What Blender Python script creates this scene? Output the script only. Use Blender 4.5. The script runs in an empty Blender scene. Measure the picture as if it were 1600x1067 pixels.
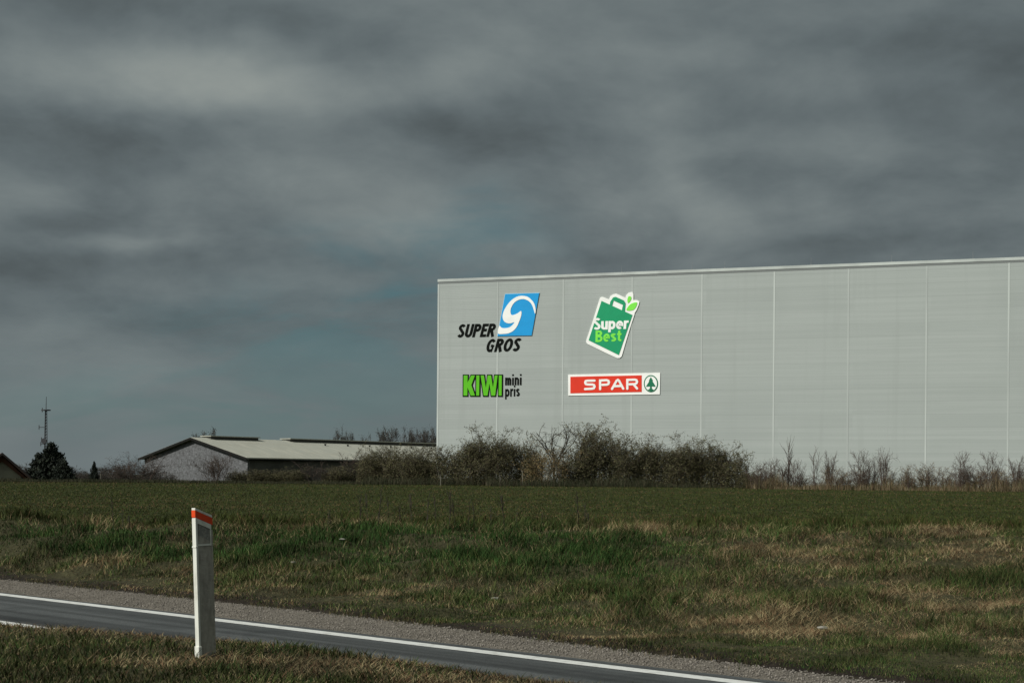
import bpy, bmesh, math, random
import numpy as np
from mathutils import Vector, Matrix, noise as mnoise
R = math.radians
random.seed(7)
rng = np.random.default_rng(11)
scene = bpy.context.scene
col = scene.collection

# ------------------------------------------------------------------ camera
EYE = 1.2            # eye height above the near verge
F = 2222.0           # focal length in photo pixels (50 mm on 36 mm, 1600 px)
PX, PY = 800.0, 745.0
ROLL = R(0.45)
cam = bpy.data.cameras.new("camera")
cam.lens = 50; cam.sensor_width = 36; cam.sensor_fit = 'HORIZONTAL'
cam.shift_y = (PY - 533.0) / 1600.0
cam.clip_start = 0.1; cam.clip_end = 8000
camo = bpy.data.objects.new("camera", cam)
camo.location = (0, 0, EYE)
camo.rotation_euler = (R(90), -ROLL, 0)
col.objects.link(camo)
scene.camera = camo

# ------------------------------------------------------------------ sun + sky
SUN_EL = R(36)
sx, sy = -0.85, -0.53
sh = math.hypot(sx, sy); sx /= sh; sy /= sh
sun_from = Vector((sx*math.cos(SUN_EL), sy*math.cos(SUN_EL), math.sin(SUN_EL)))
sl = bpy.data.lights.new("sun", 'SUN')
sl.energy = 4.2; sl.angle = R(2.0); sl.color = (1.0, 0.972, 0.92)
so = bpy.data.objects.new("sun", sl)
so.rotation_euler = sun_from.to_track_quat('Z', 'Y').to_euler()
so.location = (-40, -25, 60)
col.objects.link(so)

scene.view_settings.view_transform = 'Standard'
scene.view_settings.look = 'None'
scene.view_settings.exposure = 0.0
scene.view_settings.gamma = 1.0

world = bpy.data.worlds.new("World"); scene.world = world
world.use_nodes = True
wt = world.node_tree; wt.nodes.clear()
def wn(t, **k):
    n = wt.nodes.new(t)
    for a, b in k.items(): setattr(n, a, b)
    return n
def wm(op, a, b=None, c=None):
    n = wn('ShaderNodeMath', operation=op)
    for i, v in enumerate((a, b, c)):
        if v is None: continue
        if isinstance(v, (int, float)): n.inputs[i].default_value = v
        else: wt.links.new(v, n.inputs[i])
    return n.outputs[0]
out = wn('ShaderNodeOutputWorld'); bg = wn('ShaderNodeBackground')
bg.inputs['Strength'].default_value = 0.1
wt.links.new(bg.outputs[0], out.inputs[0])
sky = wn('ShaderNodeTexSky', sky_type='NISHITA')
sky.sun_disc = False; sky.sun_elevation = SUN_EL; sky.sun_rotation = math.atan2(sun_from.x, sun_from.y)
tc = wn('ShaderNodeTexCoord'); sep = wn('ShaderNodeSeparateXYZ')
wt.links.new(tc.outputs['Generated'], sep.inputs[0])
X, Y, Z = sep.outputs
zc = wm('MAXIMUM', Z, 0.0)
# a cloud deck overhead: the view direction meets a high horizontal layer
den = wm('ADD', zc, 0.33)
cx = wm('DIVIDE', X, den); cy = wm('DIVIDE', Y, den)
cmb = wn('ShaderNodeCombineXYZ'); wt.links.new(cx, cmb.inputs[0]); wt.links.new(cy, cmb.inputs[1])
def wnoise(vec, scale, detail, rough, off=(0,0,0), dist=0.0, sc=(1,1,1)):
    mp = wn('ShaderNodeMapping'); mp.inputs['Location'].default_value = off; mp.inputs['Scale'].default_value = sc
    wt.links.new(vec, mp.inputs[0])
    n = wn('ShaderNodeTexNoise'); n.inputs['Scale'].default_value = scale; n.inputs['Detail'].default_value = detail
    n.inputs['Roughness'].default_value = rough; n.inputs['Distortion'].default_value = dist
    wt.links.new(mp.outputs[0], n.inputs['Vector']); return n.outputs['Fac']
n1 = wnoise(cmb.outputs[0], 1.7, 4, 0.5, (3.1, 1.7, 0), 0.25)
n2 = wnoise(cmb.outputs[0], 4.2, 5, 0.5, (7.3, 2.2, 3), 0.5, (0.8, 1.0, 1))
n3 = wnoise(cmb.outputs[0], 0.5, 3, 0.5, (1.3, 8.2, 5), 0.2)
# azimuth / elevation in degrees, gently warped so that patches have ragged outlines
az = wm('MULTIPLY', wm('ARCTAN2', X, Y), 57.2958)
el = wm('MULTIPLY', wm('ARCSINE', Z), 57.2958)
n4 = wnoise(cmb.outputs[0], 2.6, 4, 0.55, (2.5, 4.0, 9))
n5 = wnoise(cmb.outputs[0], 3.0, 4, 0.55, (9.5, 1.0, 2))
azw = wm('ADD', az, wm('MULTIPLY', wm('SUBTRACT', n4, 0.5), 9.0))
elw = wm('ADD', el, wm('MULTIPLY', wm('SUBTRACT', n5, 0.5), 4.0))
def blob(u, v, su, sv, amp, tilt=0.0):
    a0 = math.degrees(math.atan((u-PX)/F)); e0 = math.degrees(math.atan((PY-v)/F*math.cos(R(a0)))) + 0.0
    sa = su/F*57.3; se = sv/F*57.3
    da = wm('SUBTRACT', azw, a0); de = wm('SUBTRACT', elw, e0)
    if tilt: de = wm('SUBTRACT', de, wm('MULTIPLY', da, tilt))
    a = wm('MULTIPLY', da, 1/sa); e = wm('MULTIPLY', de, 1/se)
    q = wm('ADD', wm('MULTIPLY', a, a), wm('MULTIPLY', e, e))
    return wm('MULTIPLY', wm('POWER', 2.718, wm('MULTIPLY', q, -1.0)), amp)
LUM = [ (370,135,160,50, .16), (690,115,130,46,.09), (260,80,120,40,.02), (960,20,260,60,.055),
        (1130,60,110,38,.03), (1370,105,120,36,.05), (1080,235,170,50,.03), (1030,312,110,26,.045,), (60,110,60,40,.03),
        (640,320,90,40,.03), (240,375,150,22,.03), (470,450,110,30,.018), (60,300,150,22,.012),
        (760,225,210,40,-.055), (250,20,260,45,-.03), (40,170,120,60,-.02), (330,265,260,60,-.028), (80,350,140,26,-.03),
        (250,420,220,26,-.022), (1560,90,150,70,-.045), (1500,270,260,40,-.04), (1180,280,160,24,-.025), (940,395,160,20,-.03),
        (1350,375,180,24,-.02), (120,580,360,120,.028), (230,375,90,10,.03), (330,850,1200,120,.02), (560,20,130,40,.0) ]
acc = None
for b in LUM:
    if abs(b[4]) < 1e-4: continue
    o = blob(*b); acc = o if acc is None else wm('ADD', acc, o)
lum = wm('ADD', wm('ADD', acc, 0.161), wm('MULTIPLY', wm('SUBTRACT', n1, 0.5), 0.075))
lum = wm('ADD', lum, wm('MULTIPLY', wm('SUBTRACT', n2, 0.5), 0.05))
# relief: every bank of cloud has a lighter shoulder and a darker flat base
r1 = wm('SUBTRACT', wnoise(cmb.outputs[0], 2.1, 6, 0.52, (4.4, 6.1, 1), 0.4, (0.8, 0.85, 1)), wnoise(cmb.outputs[0], 2.1, 6, 0.52, (4.4, 6.26, 1), 0.4, (0.8, 0.85, 1)))
r2 = wm('SUBTRACT', wnoise(cmb.outputs[0], 7.5, 7, 0.60, (1.4, 3.1, 6), 0.3, (0.85, 0.85, 1)), wnoise(cmb.outputs[0], 7.5, 7, 0.60, (1.4, 3.15, 6), 0.3, (0.85, 0.85, 1)))
fade = wn('ShaderNodeMapRange', interpolation_type='SMOOTHSTEP'); fade.inputs['From Min'].default_value = 0.02; fade.inputs['From Max'].default_value = 0.16; fade.inputs['To Min'].default_value = 0.15
wt.links.new(Z, fade.inputs['Value'])
lum = wm('ADD', lum, wm('MULTIPLY', fade.outputs[0], wm('ADD', wm('MULTIPLY', r1, 0.27), wm('MULTIPLY', r2, 0.085))))
# thinner, brighter cloud around the sun, behind the camera
vdot = wn('ShaderNodeVectorMath', operation='DOT_PRODUCT')
wt.links.new(tc.outputs['Generated'], vdot.inputs[0]); vdot.inputs[1].default_value = sun_from
glow = wm('MULTIPLY', wm('POWER', wm('MAXIMUM', vdot.outputs['Value'], 0.0), 3.0), 0.55)
lum = wm('ADD', wm('MAXIMUM', lum, 0.06), glow)
# blue-grey gaps
gap = blob(640, 400, 150, 42, 0.5, 0)
for g in ((625,455,40,22,.55), (760,340,90,40,.35), (560,530,330,90,.35), (440,500,120,30,.25), (300,640,420,60,.4), (700,470,120,60,.3)):
    gap = wm('ADD', gap, blob(*g))
gn = wn('ShaderNodeMapRange', interpolation_type='SMOOTHSTEP'); gn.inputs['From Min'].default_value = 0.40; gn.inputs['From Max'].default_value = 0.62
wt.links.new(wnoise(cmb.outputs[0], 5.0, 6, 0.55, (6.1, 0.4, 2), 0.6, (0.6, 1, 1)), gn.inputs['Value'])
gap = wm('MULTIPLY', gap, wm('ADD', wm('MULTIPLY', gn.outputs[0], 0.95), 0.25))
gap = wm('MINIMUM', wm('MAXIMUM', gap, 0.0), 0.9)
colr = wn('ShaderNodeMapRange'); colr.inputs['From Min'].default_value = 0.14; colr.inputs['From Max'].default_value = 0.32
wt.links.new(lum, colr.inputs['Value'])
tint = wn('ShaderNodeMix', data_type='RGBA')
tint.inputs[6].default_value = (0.85, 1.035, 1.09, 1); tint.inputs[7].default_value = (0.94, 1.03, 0.97, 1)
wt.links.new(colr.outputs[0], tint.inputs[0])
cl = wn('ShaderNodeVectorMath', operation='SCALE'); wt.links.new(tint.outputs[2], cl.inputs[0]); wt.links.new(wm('MULTIPLY', lum, 10.0), cl.inputs['Scale'])
# clear sky seen through veils of cloud
sk = wn('ShaderNodeVectorMath', operation='SCALE'); wt.links.new(sky.outputs[0], sk.inputs[0]); sk.inputs['Scale'].default_value = 0.16
skg = wn('ShaderNodeVectorMath', operation='ADD'); wt.links.new(sk.outputs[0], skg.inputs[0]); skg.inputs[1].default_value = (0.30, 1.02, 1.12)
mixs = wn('ShaderNodeMix', data_type='RGBA')
wt.links.new(gap, mixs.inputs[0]); wt.links.new(cl.outputs[0], mixs.inputs[6]); wt.links.new(skg.outputs[0], mixs.inputs[7])
wt.links.new(mixs.outputs[2], bg.inputs['Color'])
world.cycles.sampling_method = 'MANUAL'; world.cycles.sample_map_resolution = 512

# ------------------------------------------------------------------ photo geometry helpers
def ray(u, v):
    a = u - PX; b = PY - v
    return (a*math.cos(ROLL) - b*math.sin(ROLL))/F, (a*math.sin(ROLL) + b*math.cos(ROLL))/F
def at(u, v, depth):
    a, b = ray(u, v)
    return Vector((a*depth, depth, EYE + b*depth))
def xat(u, depth, v=755): return ray(u, v)[0]*depth

# ------------------------------------------------------------------ object helpers
def tag(o, label=None, cat=None, group=None, kind=None):
    if label: o['label'] = label
    if cat: o['category'] = cat
    if group: o['group'] = group
    if kind: o['kind'] = kind
    return o
def empty(name, loc, rz=0.0):
    o = bpy.data.objects.new(name, None); o.location = loc; o.rotation_euler = (0, 0, rz)
    o.empty_display_size = 0.3
    col.objects.link(o); return o
def link(name, me, parent=None):
    o = bpy.data.objects.new(name, me); col.objects.link(o)
    if parent is not None: o.parent = parent
    return o
class MB:
    def __init__(s): s.v = []; s.f = []; s.m = []
    def poly(s, pts, mi=0):
        i = len(s.v); s.v += [tuple(p) for p in pts]; s.f.append(tuple(range(i, i+len(pts)))); s.m.append(mi)
    def box(s, x0, y0, z0, x1, y1, z1, M=None, mi=0):
        c = [Vector(p) for p in ((x0,y0,z0),(x1,y0,z0),(x1,y1,z0),(x0,y1,z0),(x0,y0,z1),(x1,y0,z1),(x1,y1,z1),(x0,y1,z1))]
        if M is not None: c = [M @ p for p in c]
        i = len(s.v); s.v += [tuple(p) for p in c]
        for f in ((0,3,2,1),(4,5,6,7),(0,1,5,4),(1,2,6,5),(2,3,7,6),(3,0,4,7)):
            s.f.append(tuple(i+k for k in f)); s.m.append(mi)
    def tube(s, p0, p1, r0, r1=None, n=6, mi=0, caps=True):
        p0 = Vector(p0); p1 = Vector(p1); r1 = r0 if r1 is None else r1
        d = (p1-p0).normalized(); a = d.orthogonal().normalized(); b = d.cross(a)
        i = len(s.v)
        for p, r in ((p0, r0), (p1, r1)):
            for k in range(n):
                t = 2*math.pi*k/n; s.v.append(tuple(p + a*(r*math.cos(t)) + b*(r*math.sin(t))))
        for k in range(n):
            s.f.append((i+k, i+(k+1) % n, i+n+(k+1) % n, i+n+k)); s.m.append(mi)
        if caps:
            s.f.append(tuple(i+k for k in reversed(range(n)))); s.m.append(mi)
            s.f.append(tuple(i+n+k for k in range(n))); s.m.append(mi)
    def mesh(s, name, mats):
        me = bpy.data.meshes.new(name); me.from_pydata(s.v, [], s.f)
        for m in (mats if isinstance(mats, (list, tuple)) else [mats]): me.materials.append(m)
        me.polygons.foreach_set('material_index', s.m); me.update(); return me
    def build(s, name, mats, parent=None): return link(name, s.mesh(name, mats), parent)

# ------------------------------------------------------------------ materials
def mat(name, base, rough=0.8, vary=None, bump=None, metallic=0.0, spec=0.3):
    """vary = list of (scale_xyz, noise_scale, colour, lo, hi, detail); bump = (scale, strength, distance, scale_xyz)"""
    m = bpy.data.materials.new(name); m.use_nodes = True
    t = m.node_tree; p = t.nodes['Principled BSDF']
    p.inputs['Roughness'].default_value = rough; p.inputs['Metallic'].default_value = metallic
    p.inputs['Specular IOR Level'].default_value = spec
    p.inputs['Base Color'].default_value = (*base, 1)
    cur = None
    tcn = t.nodes.new('ShaderNodeTexCoord')
    if vary:
        for (sc, ns, c, lo, hi, det) in vary:
            mp = t.nodes.new('ShaderNodeMapping'); mp.inputs['Scale'].default_value = sc
            mp.inputs['Location'].default_value = (random.random()*9, random.random()*9, random.random()*9)
            t.links.new(tcn.outputs['Object'], mp.inputs[0])
            n = t.nodes.new('ShaderNodeTexNoise'); n.inputs['Scale'].default_value = ns; n.inputs['Detail'].default_value = det; n.inputs['Roughness'].default_value = 0.6
            t.links.new(mp.outputs[0], n.inputs['Vector'])
            mr = t.nodes.new('ShaderNodeMapRange'); mr.inputs['From Min'].default_value = lo; mr.inputs['From Max'].default_value = hi
            t.links.new(n.outputs['Fac'], mr.inputs['Value'])
            mx = t.nodes.new('ShaderNodeMix'); mx.data_type = 'RGBA'
            if cur is None: mx.inputs[6].default_value = (*base, 1)
            else: t.links.new(cur, mx.inputs[6])
            mx.inputs[7].default_value = (*c, 1); t.links.new(mr.outputs[0], mx.inputs[0]); cur = mx.outputs[2]
        t.links.new(cur, p.inputs['Base Color'])
    if bump:
        mp = t.nodes.new('ShaderNodeMapping'); mp.inputs['Scale'].default_value = bump[3]
        t.links.new(tcn.outputs['Object'], mp.inputs[0])
        n = t.nodes.new('ShaderNodeTexNoise'); n.inputs['Scale'].default_value = bump[0]; n.inputs['Detail'].default_value = 5
        t.links.new(mp.outputs[0], n.inputs['Vector'])
        b = t.nodes.new('ShaderNodeBump'); b.inputs['Strength'].default_value = bump[1]; b.inputs['Distance'].default_value = bump[2]
        t.links.new(n.outputs['Fac'], b.inputs['Height']); t.links.new(b.outputs[0], p.inputs['Normal'])
    return m
def attr_mat(name, rough=0.8, fine=None, bump=None, spec=0.15):
    """colour comes from the mesh's own colour attribute (grass kinds), with a little procedural variation"""
    m = bpy.data.materials.new(name); m.use_nodes = True
    t = m.node_tree; p = t.nodes['Principled BSDF']; p.inputs['Roughness'].default_value = rough
    p.inputs['Specular IOR Level'].default_value = spec
    a = t.nodes.new('ShaderNodeAttribute'); a.attribute_name = 'Col'
    cur = a.outputs['Color']; tcn = t.nodes.new('ShaderNodeTexCoord')
    if fine:
        for (ns, lo, hi) in fine:
            n = t.nodes.new('ShaderNodeTexNoise'); n.inputs['Scale'].default_value = ns; n.inputs['Detail'].default_value = 6; n.inputs['Roughness'].default_value = 0.65
            t.links.new(tcn.outputs['Object'], n.inputs['Vector'])
            mr = t.nodes.new('ShaderNodeMapRange'); mr.inputs['From Min'].default_value = 0.3; mr.inputs['From Max'].default_value = 0.7
            mr.inputs['To Min'].default_value = lo; mr.inputs['To Max'].default_value = hi
            t.links.new(n.outputs['Fac'], mr.inputs['Value'])
            s = t.nodes.new('ShaderNodeVectorMath'); s.operation = 'SCALE'; t.links.new(cur, s.inputs[0]); t.links.new(mr.outputs[0], s.inputs['Scale']); cur = s.outputs[0]
    t.links.new(cur, p.inputs['Base Color'])
    if bump:
        n = t.nodes.new('ShaderNodeTexNoise'); n.inputs['Scale'].default_value = bump[0]; n.inputs['Detail'].default_value = 6
        t.links.new(tcn.outputs['Object'], n.inputs['Vector'])
        b = t.nodes.new('ShaderNodeBump'); b.inputs['Strength'].default_value = bump[1]; b.inputs['Distance'].default_value = bump[2]
        t.links.new(n.outputs['Fac'], b.inputs['Height']); t.links.new(b.outputs[0], p.inputs['Normal'])
    return m

# ------------------------------------------------------------------ terrain
DX, DY = 0.752, -0.658      # direction the road runs (towards the right and the camera)
NX, NY = 0.658, 0.752       # across it, away from the camera
ZR = -0.8                   # road level
def smooth(t): t = np.clip(t, 0, 1); return t*t*(3-2*t)
def hash2(ix, iy, seed):
    n = (ix*374761393 + iy*668265263 + seed*974634777) & 0x7fffffff
    n = (n ^ (n >> 13)) * 1274126177 & 0x7fffffff
    return ((n ^ (n >> 16)) & 0xffff) / 65535.0
def vnoise(x, y, seed=0):
    ix = np.floor(x).astype(np.int64); iy = np.floor(y).astype(np.int64)
    fx = x-ix; fy = y-iy; fx = fx*fx*(3-2*fx); fy = fy*fy*(3-2*fy)
    a = hash2(ix, iy, seed); b = hash2(ix+1, iy, seed); c = hash2(ix, iy+1, seed); d = hash2(ix+1, iy+1, seed)
    return (a*(1-fx)+b*fx)*(1-fy) + (c*(1-fx)+d*fx)*fy
def fbm(x, y, seed=0, oct=4):
    s = 0; a = 0.5; t = 0
    for k in range(oct):
        s = s + a*vnoise(x*2**k, y*2**k, seed+k*17); t += a; a *= 0.5
    return s/t
def verge_edge(s): return 5.75 + 0.6*smooth((s+11.0)/3.2)          # where the near verge starts to drop
def bank_edge(s): return 13.85 - 0.75*smooth((s+17.0)/11.0)        # where the far grass starts
def tob(x, y): # position on the bank: 0 at the gravel, 1 at the field
    s = x*DX + y*DY; n = x*NX + y*NY
    a = np.maximum(n - bank_edge(s), 0); b = np.maximum(31.0 + 1.2*(fbm(x*0.12+5, y*0+2.2, 3)-0.5) - y, 0)
    return a/(a + 0.75*b + 1e-6), s, n
def ground(x, y):
    x = np.asarray(x, float); y = np.asarray(y, float)
    t, s, n = tob(x, y)
    ve = verge_edge(s)
    near = -0.8*smooth((n - ve)/1.7) + 0.05*(fbm(x*1.3, y*1.3, 5)-0.5)*(n < ve+0.6)
    sidefall = 0.11*smooth((x-5)/45)
    fieldz = 0.05 + (0.41-sidefall)*np.clip((y-31)/80, 0, 1) - 1.1*smooth((y-118)/60)
    rough = 0.34*(fbm(x*1.0, y*1.2, 8, 3)-0.5)
    lip = 0.06*np.clip((n-bank_edge(s))/0.12, 0, 1)
    bank = ZR + lip + (fieldz - ZR - 0.0)*smooth(t)*1.0 + (rough+0.30*(fbm(x*0.35, y*0.5, 21)-0.5))*np.clip(t*6, 0, 1)*np.clip((34-y)/3, 0, 1)
    z = np.where(n > bank_edge(s), bank, np.where(n > ve+1.7, ZR, near))
    return z
def gz(x, y): return float(ground(np.array([x]), np.array([y]))[0])

def axis(lo, hi, step, far_lo, far_hi, g=1.12):
    a = list(np.arange(lo, hi+1e-6, step)); s = step
    while a[-1] < far_hi: s *= g; a.append(a[-1]+s)
    s = step; b = [a[0]]
    while b[-1] > far_lo: s *= g; b.append(b[-1]-s)
    return np.array(sorted(set(b[1:] + a)))
gx = axis(-20, 20, 0.22, -2500, 2500); gy = axis(5, 34, 0.2, -60, 5000, 1.1)
GX, GY = np.meshgrid(gx, gy)
GZ = ground(GX, GY)
def blade_color(x, y, k):
    """true colour of the plants at a place: k = random per blade"""
    t, s, n = tob(x, y)
    c = np.zeros((len(x), 3))
    patch = fbm(x*0.33, y*0.55, 31); fine = fbm(x*1.7, y*1.9, 40, 3); big = fbm(x*0.12+3, y*0.3, 55)
    lush = np.array([0.023, 0.050, 0.012]); olive = np.array([0.053, 0.063, 0.020]); straw = np.array([0.225, 0.185, 0.100]); rust = np.array([0.135, 0.082, 0.045])
    crop = np.array([0.038, 0.048, 0.012])
    field = (y > 31.3)
    bank = (~field) & (n > bank_edge(s))
    dry = 0.14 + 0.55*smooth((patch-0.48)*7) + 0.55*smooth((fine-0.54)*7)
    u = x/np.maximum(y, 1)
    top = smooth((t-0.80)/0.12)
    dry = dry + top*(0.45*smooth((fbm(x*0.45+9, y*0.2, 61)-0.42)*6))
    right = smooth((u-0.06)/0.12)
    dry = dry + right*0.60*smooth((big-0.35)*5)*smooth((t-0.12)/0.1)
    lushz = smooth((t-0.38)/0.1)*(1-smooth((t-0.83)/0.06))*(1-0.9*right)
    dry = dry*(1-0.62*lushz)
    vd = (n < 8)
    dry = np.where(vd, 0.42 + 0.70*smooth((fbm(x*0.9, y*1.1, 70)-0.42)*6), dry)
    isdry = k[:, 0] < dry*0.85
    g = np.where((k[:, 1] < np.where(vd, 0.25, 0.35+0.5*lushz))[:, None], lush, olive)
    d = np.where((k[:, 2] < 0.45)[:, None], rust, straw)
    c = np.where(isdry[:, None], d, g)
    c = np.where(field[:, None], np.where((k[:, 0] < 0.07+0.16*smooth((fbm(x*0.08, y*0.25, 80)-0.5)*6))[:, None], rust*0.9, crop), c)
    c = c*(0.65+0.7*k[:, 3:4])*(0.62+0.76*smooth((fbm(x*2.3, y*2.6, 111, 2)-0.25)*2))[:, None]
    c = np.where(vd[:, None], c*0.8, c)
    return c, isdry & ~field
# the ground sheet
nyg, nxg = GX.shape
vv = np.stack([GX.ravel(), GY.ravel(), GZ.ravel()], 1)
idx = np.arange(nyg*nxg).reshape(nyg, nxg)
ff = np.stack([idx[:-1, :-1].ravel(), idx[:-1, 1:].ravel(), idx[1:, 1:].ravel(), idx[1:, :-1].ravel()], 1)
def np_mesh(name, v, f, colr=None, smooth_sh=False):
    me = bpy.data.meshes.new(name); k = f.shape[1]
    me.vertices.add(len(v)); me.vertices.foreach_set('co', v.astype(np.float32).ravel())
    me.loops.add(f.size); me.loops.foreach_set('vertex_index', f.astype(np.int32).ravel())
    me.polygons.add(len(f)); me.polygons.foreach_set('loop_start', np.arange(0, f.size, k, dtype=np.int32))
    if smooth_sh: me.polygons.foreach_set('use_smooth', np.ones(len(f), dtype=bool))
    if colr is not None:
        ca = me.color_attributes.new('Col', 'FLOAT_COLOR', 'POINT')
        ca.data.foreach_set('color', np.concatenate([colr, np.ones((len(colr), 1))], 1).astype(np.float32).ravel())
    me.update(calc_edges=True); return me
tG, sG, nG = tob(GX.ravel(), GY.ravel())
cG = np.tile(np.array([0.040, 0.038, 0.018]), (nyg*nxg, 1))
yy = GY.ravel(); xx = GX.ravel()
fieldm = smooth((yy-30.5)/1.5)[:, None]
fl = np.tile(np.array([0.027, 0.034, 0.009]), (nyg*nxg, 1))*(0.85+0.3*fbm(xx*0.1, yy*0.35, 90)[:, None])  # field ground tone darkened: shade among the grass blades is put into the colour
cG = cG*(1-fieldm) + fl*fieldm
soil = (smooth((nG-bank_edge(sG)+0.3)/0.2)*(1-smooth((nG-bank_edge(sG)-0.25)/0.25)))[:, None]
cG = cG*(1-soil) + np.array([0.018, 0.014, 0.010])*soil
me = np_mesh('ground', vv, ff, cG, True)
me.materials.append(attr_mat('ground soil and turf', 0.95, [(2.2, 0.75, 1.3), (14, 0.7, 1.35)], (9, 0.9, 0.08)))
tag(link('ground', me), kind='structure')

# ------------------------------------------------------------------ road
def strip(name, n0, n1, z, m, s0=-160, s1=60, step=0.8, thick=None):
    ss = np.arange(s0, s1, step); v = []; f = []
    K = 6
    for s in ss:
        a = n0(s) if callable(n0) else n0; b = n1(s) if callable(n1) else n1
        for k in range(K+1):
            n = a+(b-a)*k/K; v.append((s*DX+n*NX, s*DY+n*NY, z))
    for i in range(len(ss)-1):
        for k in range(K):
            a = i*(K+1)+k; f.append((a, a+K+1, a+K+2, a+1))
    me = bpy.data.meshes.new(name); me.from_pydata(v, [], f); me.materials.append(m); me.update()
    # uv-like object coords stay world; fine
    return tag(link(name, me), kind='structure')
def road_mat():
    m = mat('asphalt', (0.050, 0.055, 0.055), 0.75, vary=[((1,1,1), 60, (0.11, 0.112, 0.108), 0.5, 0.72, 4), ((1,1,1), 1.4, (0.036, 0.04, 0.04), 0.5, 0.7, 5)], bump=(90, 0.5, 0.01, (1,1,1)))
    t = m.node_tree; p = t.nodes['Principled BSDF']; src = p.inputs['Base Color'].links[0].from_socket
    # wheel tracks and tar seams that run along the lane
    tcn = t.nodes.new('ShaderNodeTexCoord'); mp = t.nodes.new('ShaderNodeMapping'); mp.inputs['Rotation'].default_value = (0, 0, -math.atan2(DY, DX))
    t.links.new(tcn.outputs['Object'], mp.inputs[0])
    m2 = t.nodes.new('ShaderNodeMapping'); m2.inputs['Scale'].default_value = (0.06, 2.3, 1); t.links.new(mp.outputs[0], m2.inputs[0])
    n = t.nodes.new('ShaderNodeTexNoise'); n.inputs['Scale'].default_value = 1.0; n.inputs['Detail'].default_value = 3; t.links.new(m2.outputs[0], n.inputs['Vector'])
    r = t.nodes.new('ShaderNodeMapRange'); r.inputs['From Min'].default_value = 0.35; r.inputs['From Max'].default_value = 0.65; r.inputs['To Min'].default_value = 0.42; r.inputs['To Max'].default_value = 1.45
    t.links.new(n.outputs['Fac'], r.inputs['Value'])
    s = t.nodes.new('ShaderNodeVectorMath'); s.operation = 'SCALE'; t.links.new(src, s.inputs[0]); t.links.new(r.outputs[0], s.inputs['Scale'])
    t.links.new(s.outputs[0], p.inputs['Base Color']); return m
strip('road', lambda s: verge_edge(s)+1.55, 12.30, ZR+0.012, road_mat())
paint = mat('road paint', (0.60, 0.61, 0.58), 0.6, vary=[((1,1,1), 7, (0.38, 0.38, 0.35), 0.5, 0.72, 6), ((1,1,1), 40, (0.40, 0.40, 0.37), 0.58, 0.75, 4)])
strip('road_edge_line', lambda s: 11.95-0.11*float(smooth((s+22)/16)), lambda s: 12.17-0.11*float(smooth((s+22)/16)), ZR+0.018, paint)
strip('road_inner_line', 9.66, 9.90, ZR+0.018, paint)
gravelm = mat('gravel', (0.150, 0.132, 0.105), 0.95, vary=[((1,1,1), 45, (0.29, 0.265, 0.225), 0.5, 0.7, 5), ((1,1,1), 30, (0.05, 0.046, 0.040), 0.55, 0.75, 5), ((1,1,1), 1.6, (0.085, 0.075, 0.058), 0.48, 0.78, 5)], bump=(35, 1.0, 0.05, (1,1,1)))
strip('gravel_shoulder', 12.30, lambda s: bank_edge(s)+0.03, ZR+0.008, gravelm)

# loose stones on the shoulder
def stones(name, count, smin, smax, n0, n1, r0, r1, m):
    s = rng.uniform(smin, smax, count); nn = rng.uniform(0, 1, count); n = n0 + nn*(bank_edge(s)+0.05-n0) if n1 is None else n0+nn*(n1-n0)
    x = s*DX+n*NX; y = s*DY+n*NY; r = rng.uniform(r0, r1, count)
    base = np.array([(1,0,0),(0,1,0),(-1,0,0),(0,-1,0),(0,0,1),(0,0,-1)], float)
    fc = np.array([(0,1,4),(1,2,4),(2,3,4),(3,0,4),(1,0,5),(2,1,5),(3,2,5),(0,3,5)])
    V = base[None]*r[:, None, None]*rng.uniform(0.6, 1.3, (count, 6, 1)); V[..., 2] *= 0.6
    V += np.stack([x, y, np.full(count, ZR+0.015)], 1)[:, None]
    Fc = fc[None] + (np.arange(count)*6)[:, None, None]
    g = rng.uniform(0.5, 1.7, (count, 1))*np.array([0.17, 0.155, 0.135])
    me = np_mesh(name, V.reshape(-1, 3), Fc.reshape(-1, 3), np.repeat(g, 6, 0)); me.materials.append(m)
    return link(name, me)
tag(stones('loose_gravel', 14000, -34, -2, 12.35, None, 0.006, 0.015, attr_mat('stone', 0.9)), 'loose grey and tan chippings scattered over the road shoulder', 'gravel', kind='stuff')

# ------------------------------------------------------------------ grass
def blades(name, x, y, h, w, lean, c, m, z=None):
    n = len(x); z = ground(x, y)-0.01 if z is None else z
    a = rng.uniform(0, 2*math.pi, n); la = rng.uniform(0, 2*math.pi, n)
    wx = np.cos(a)*w/2; wy = np.sin(a)*w/2; lx = np.cos(la)*lean*h; ly = np.sin(la)*lean*h
    top = h*np.sqrt(np.clip(1-lean**2*0.8, 0.05, 1))
    V = np.zeros((n, 5, 3))
    V[:, 0] = np.stack([x-wx, y-wy, z], 1); V[:, 1] = np.stack([x+wx, y+wy, z], 1)
    V[:, 2] = np.stack([x+lx*0.35+wx*0.7, y+ly*0.35+wy*0.7, z+top*0.6], 1); V[:, 3] = np.stack([x+lx*0.35-wx*0.7, y+ly*0.35-wy*0.7, z+top*0.6], 1)
    V[:, 4] = np.stack([x+lx, y+ly, z+top], 1)
    b = (np.arange(n)*5)[:, None]
    T = np.concatenate([b+np.array([[0, 1, 2]]), b+np.array([[0, 2, 3]]), b+np.array([[3, 2, 4]])], 0)
    me = np_mesh(name, V.reshape(-1, 3), T, np.repeat(c, 5, 0)); me.materials.append(m); return link(name, me)
grassm = attr_mat('grass blades', 0.85, None, None, 0.1)
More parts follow.
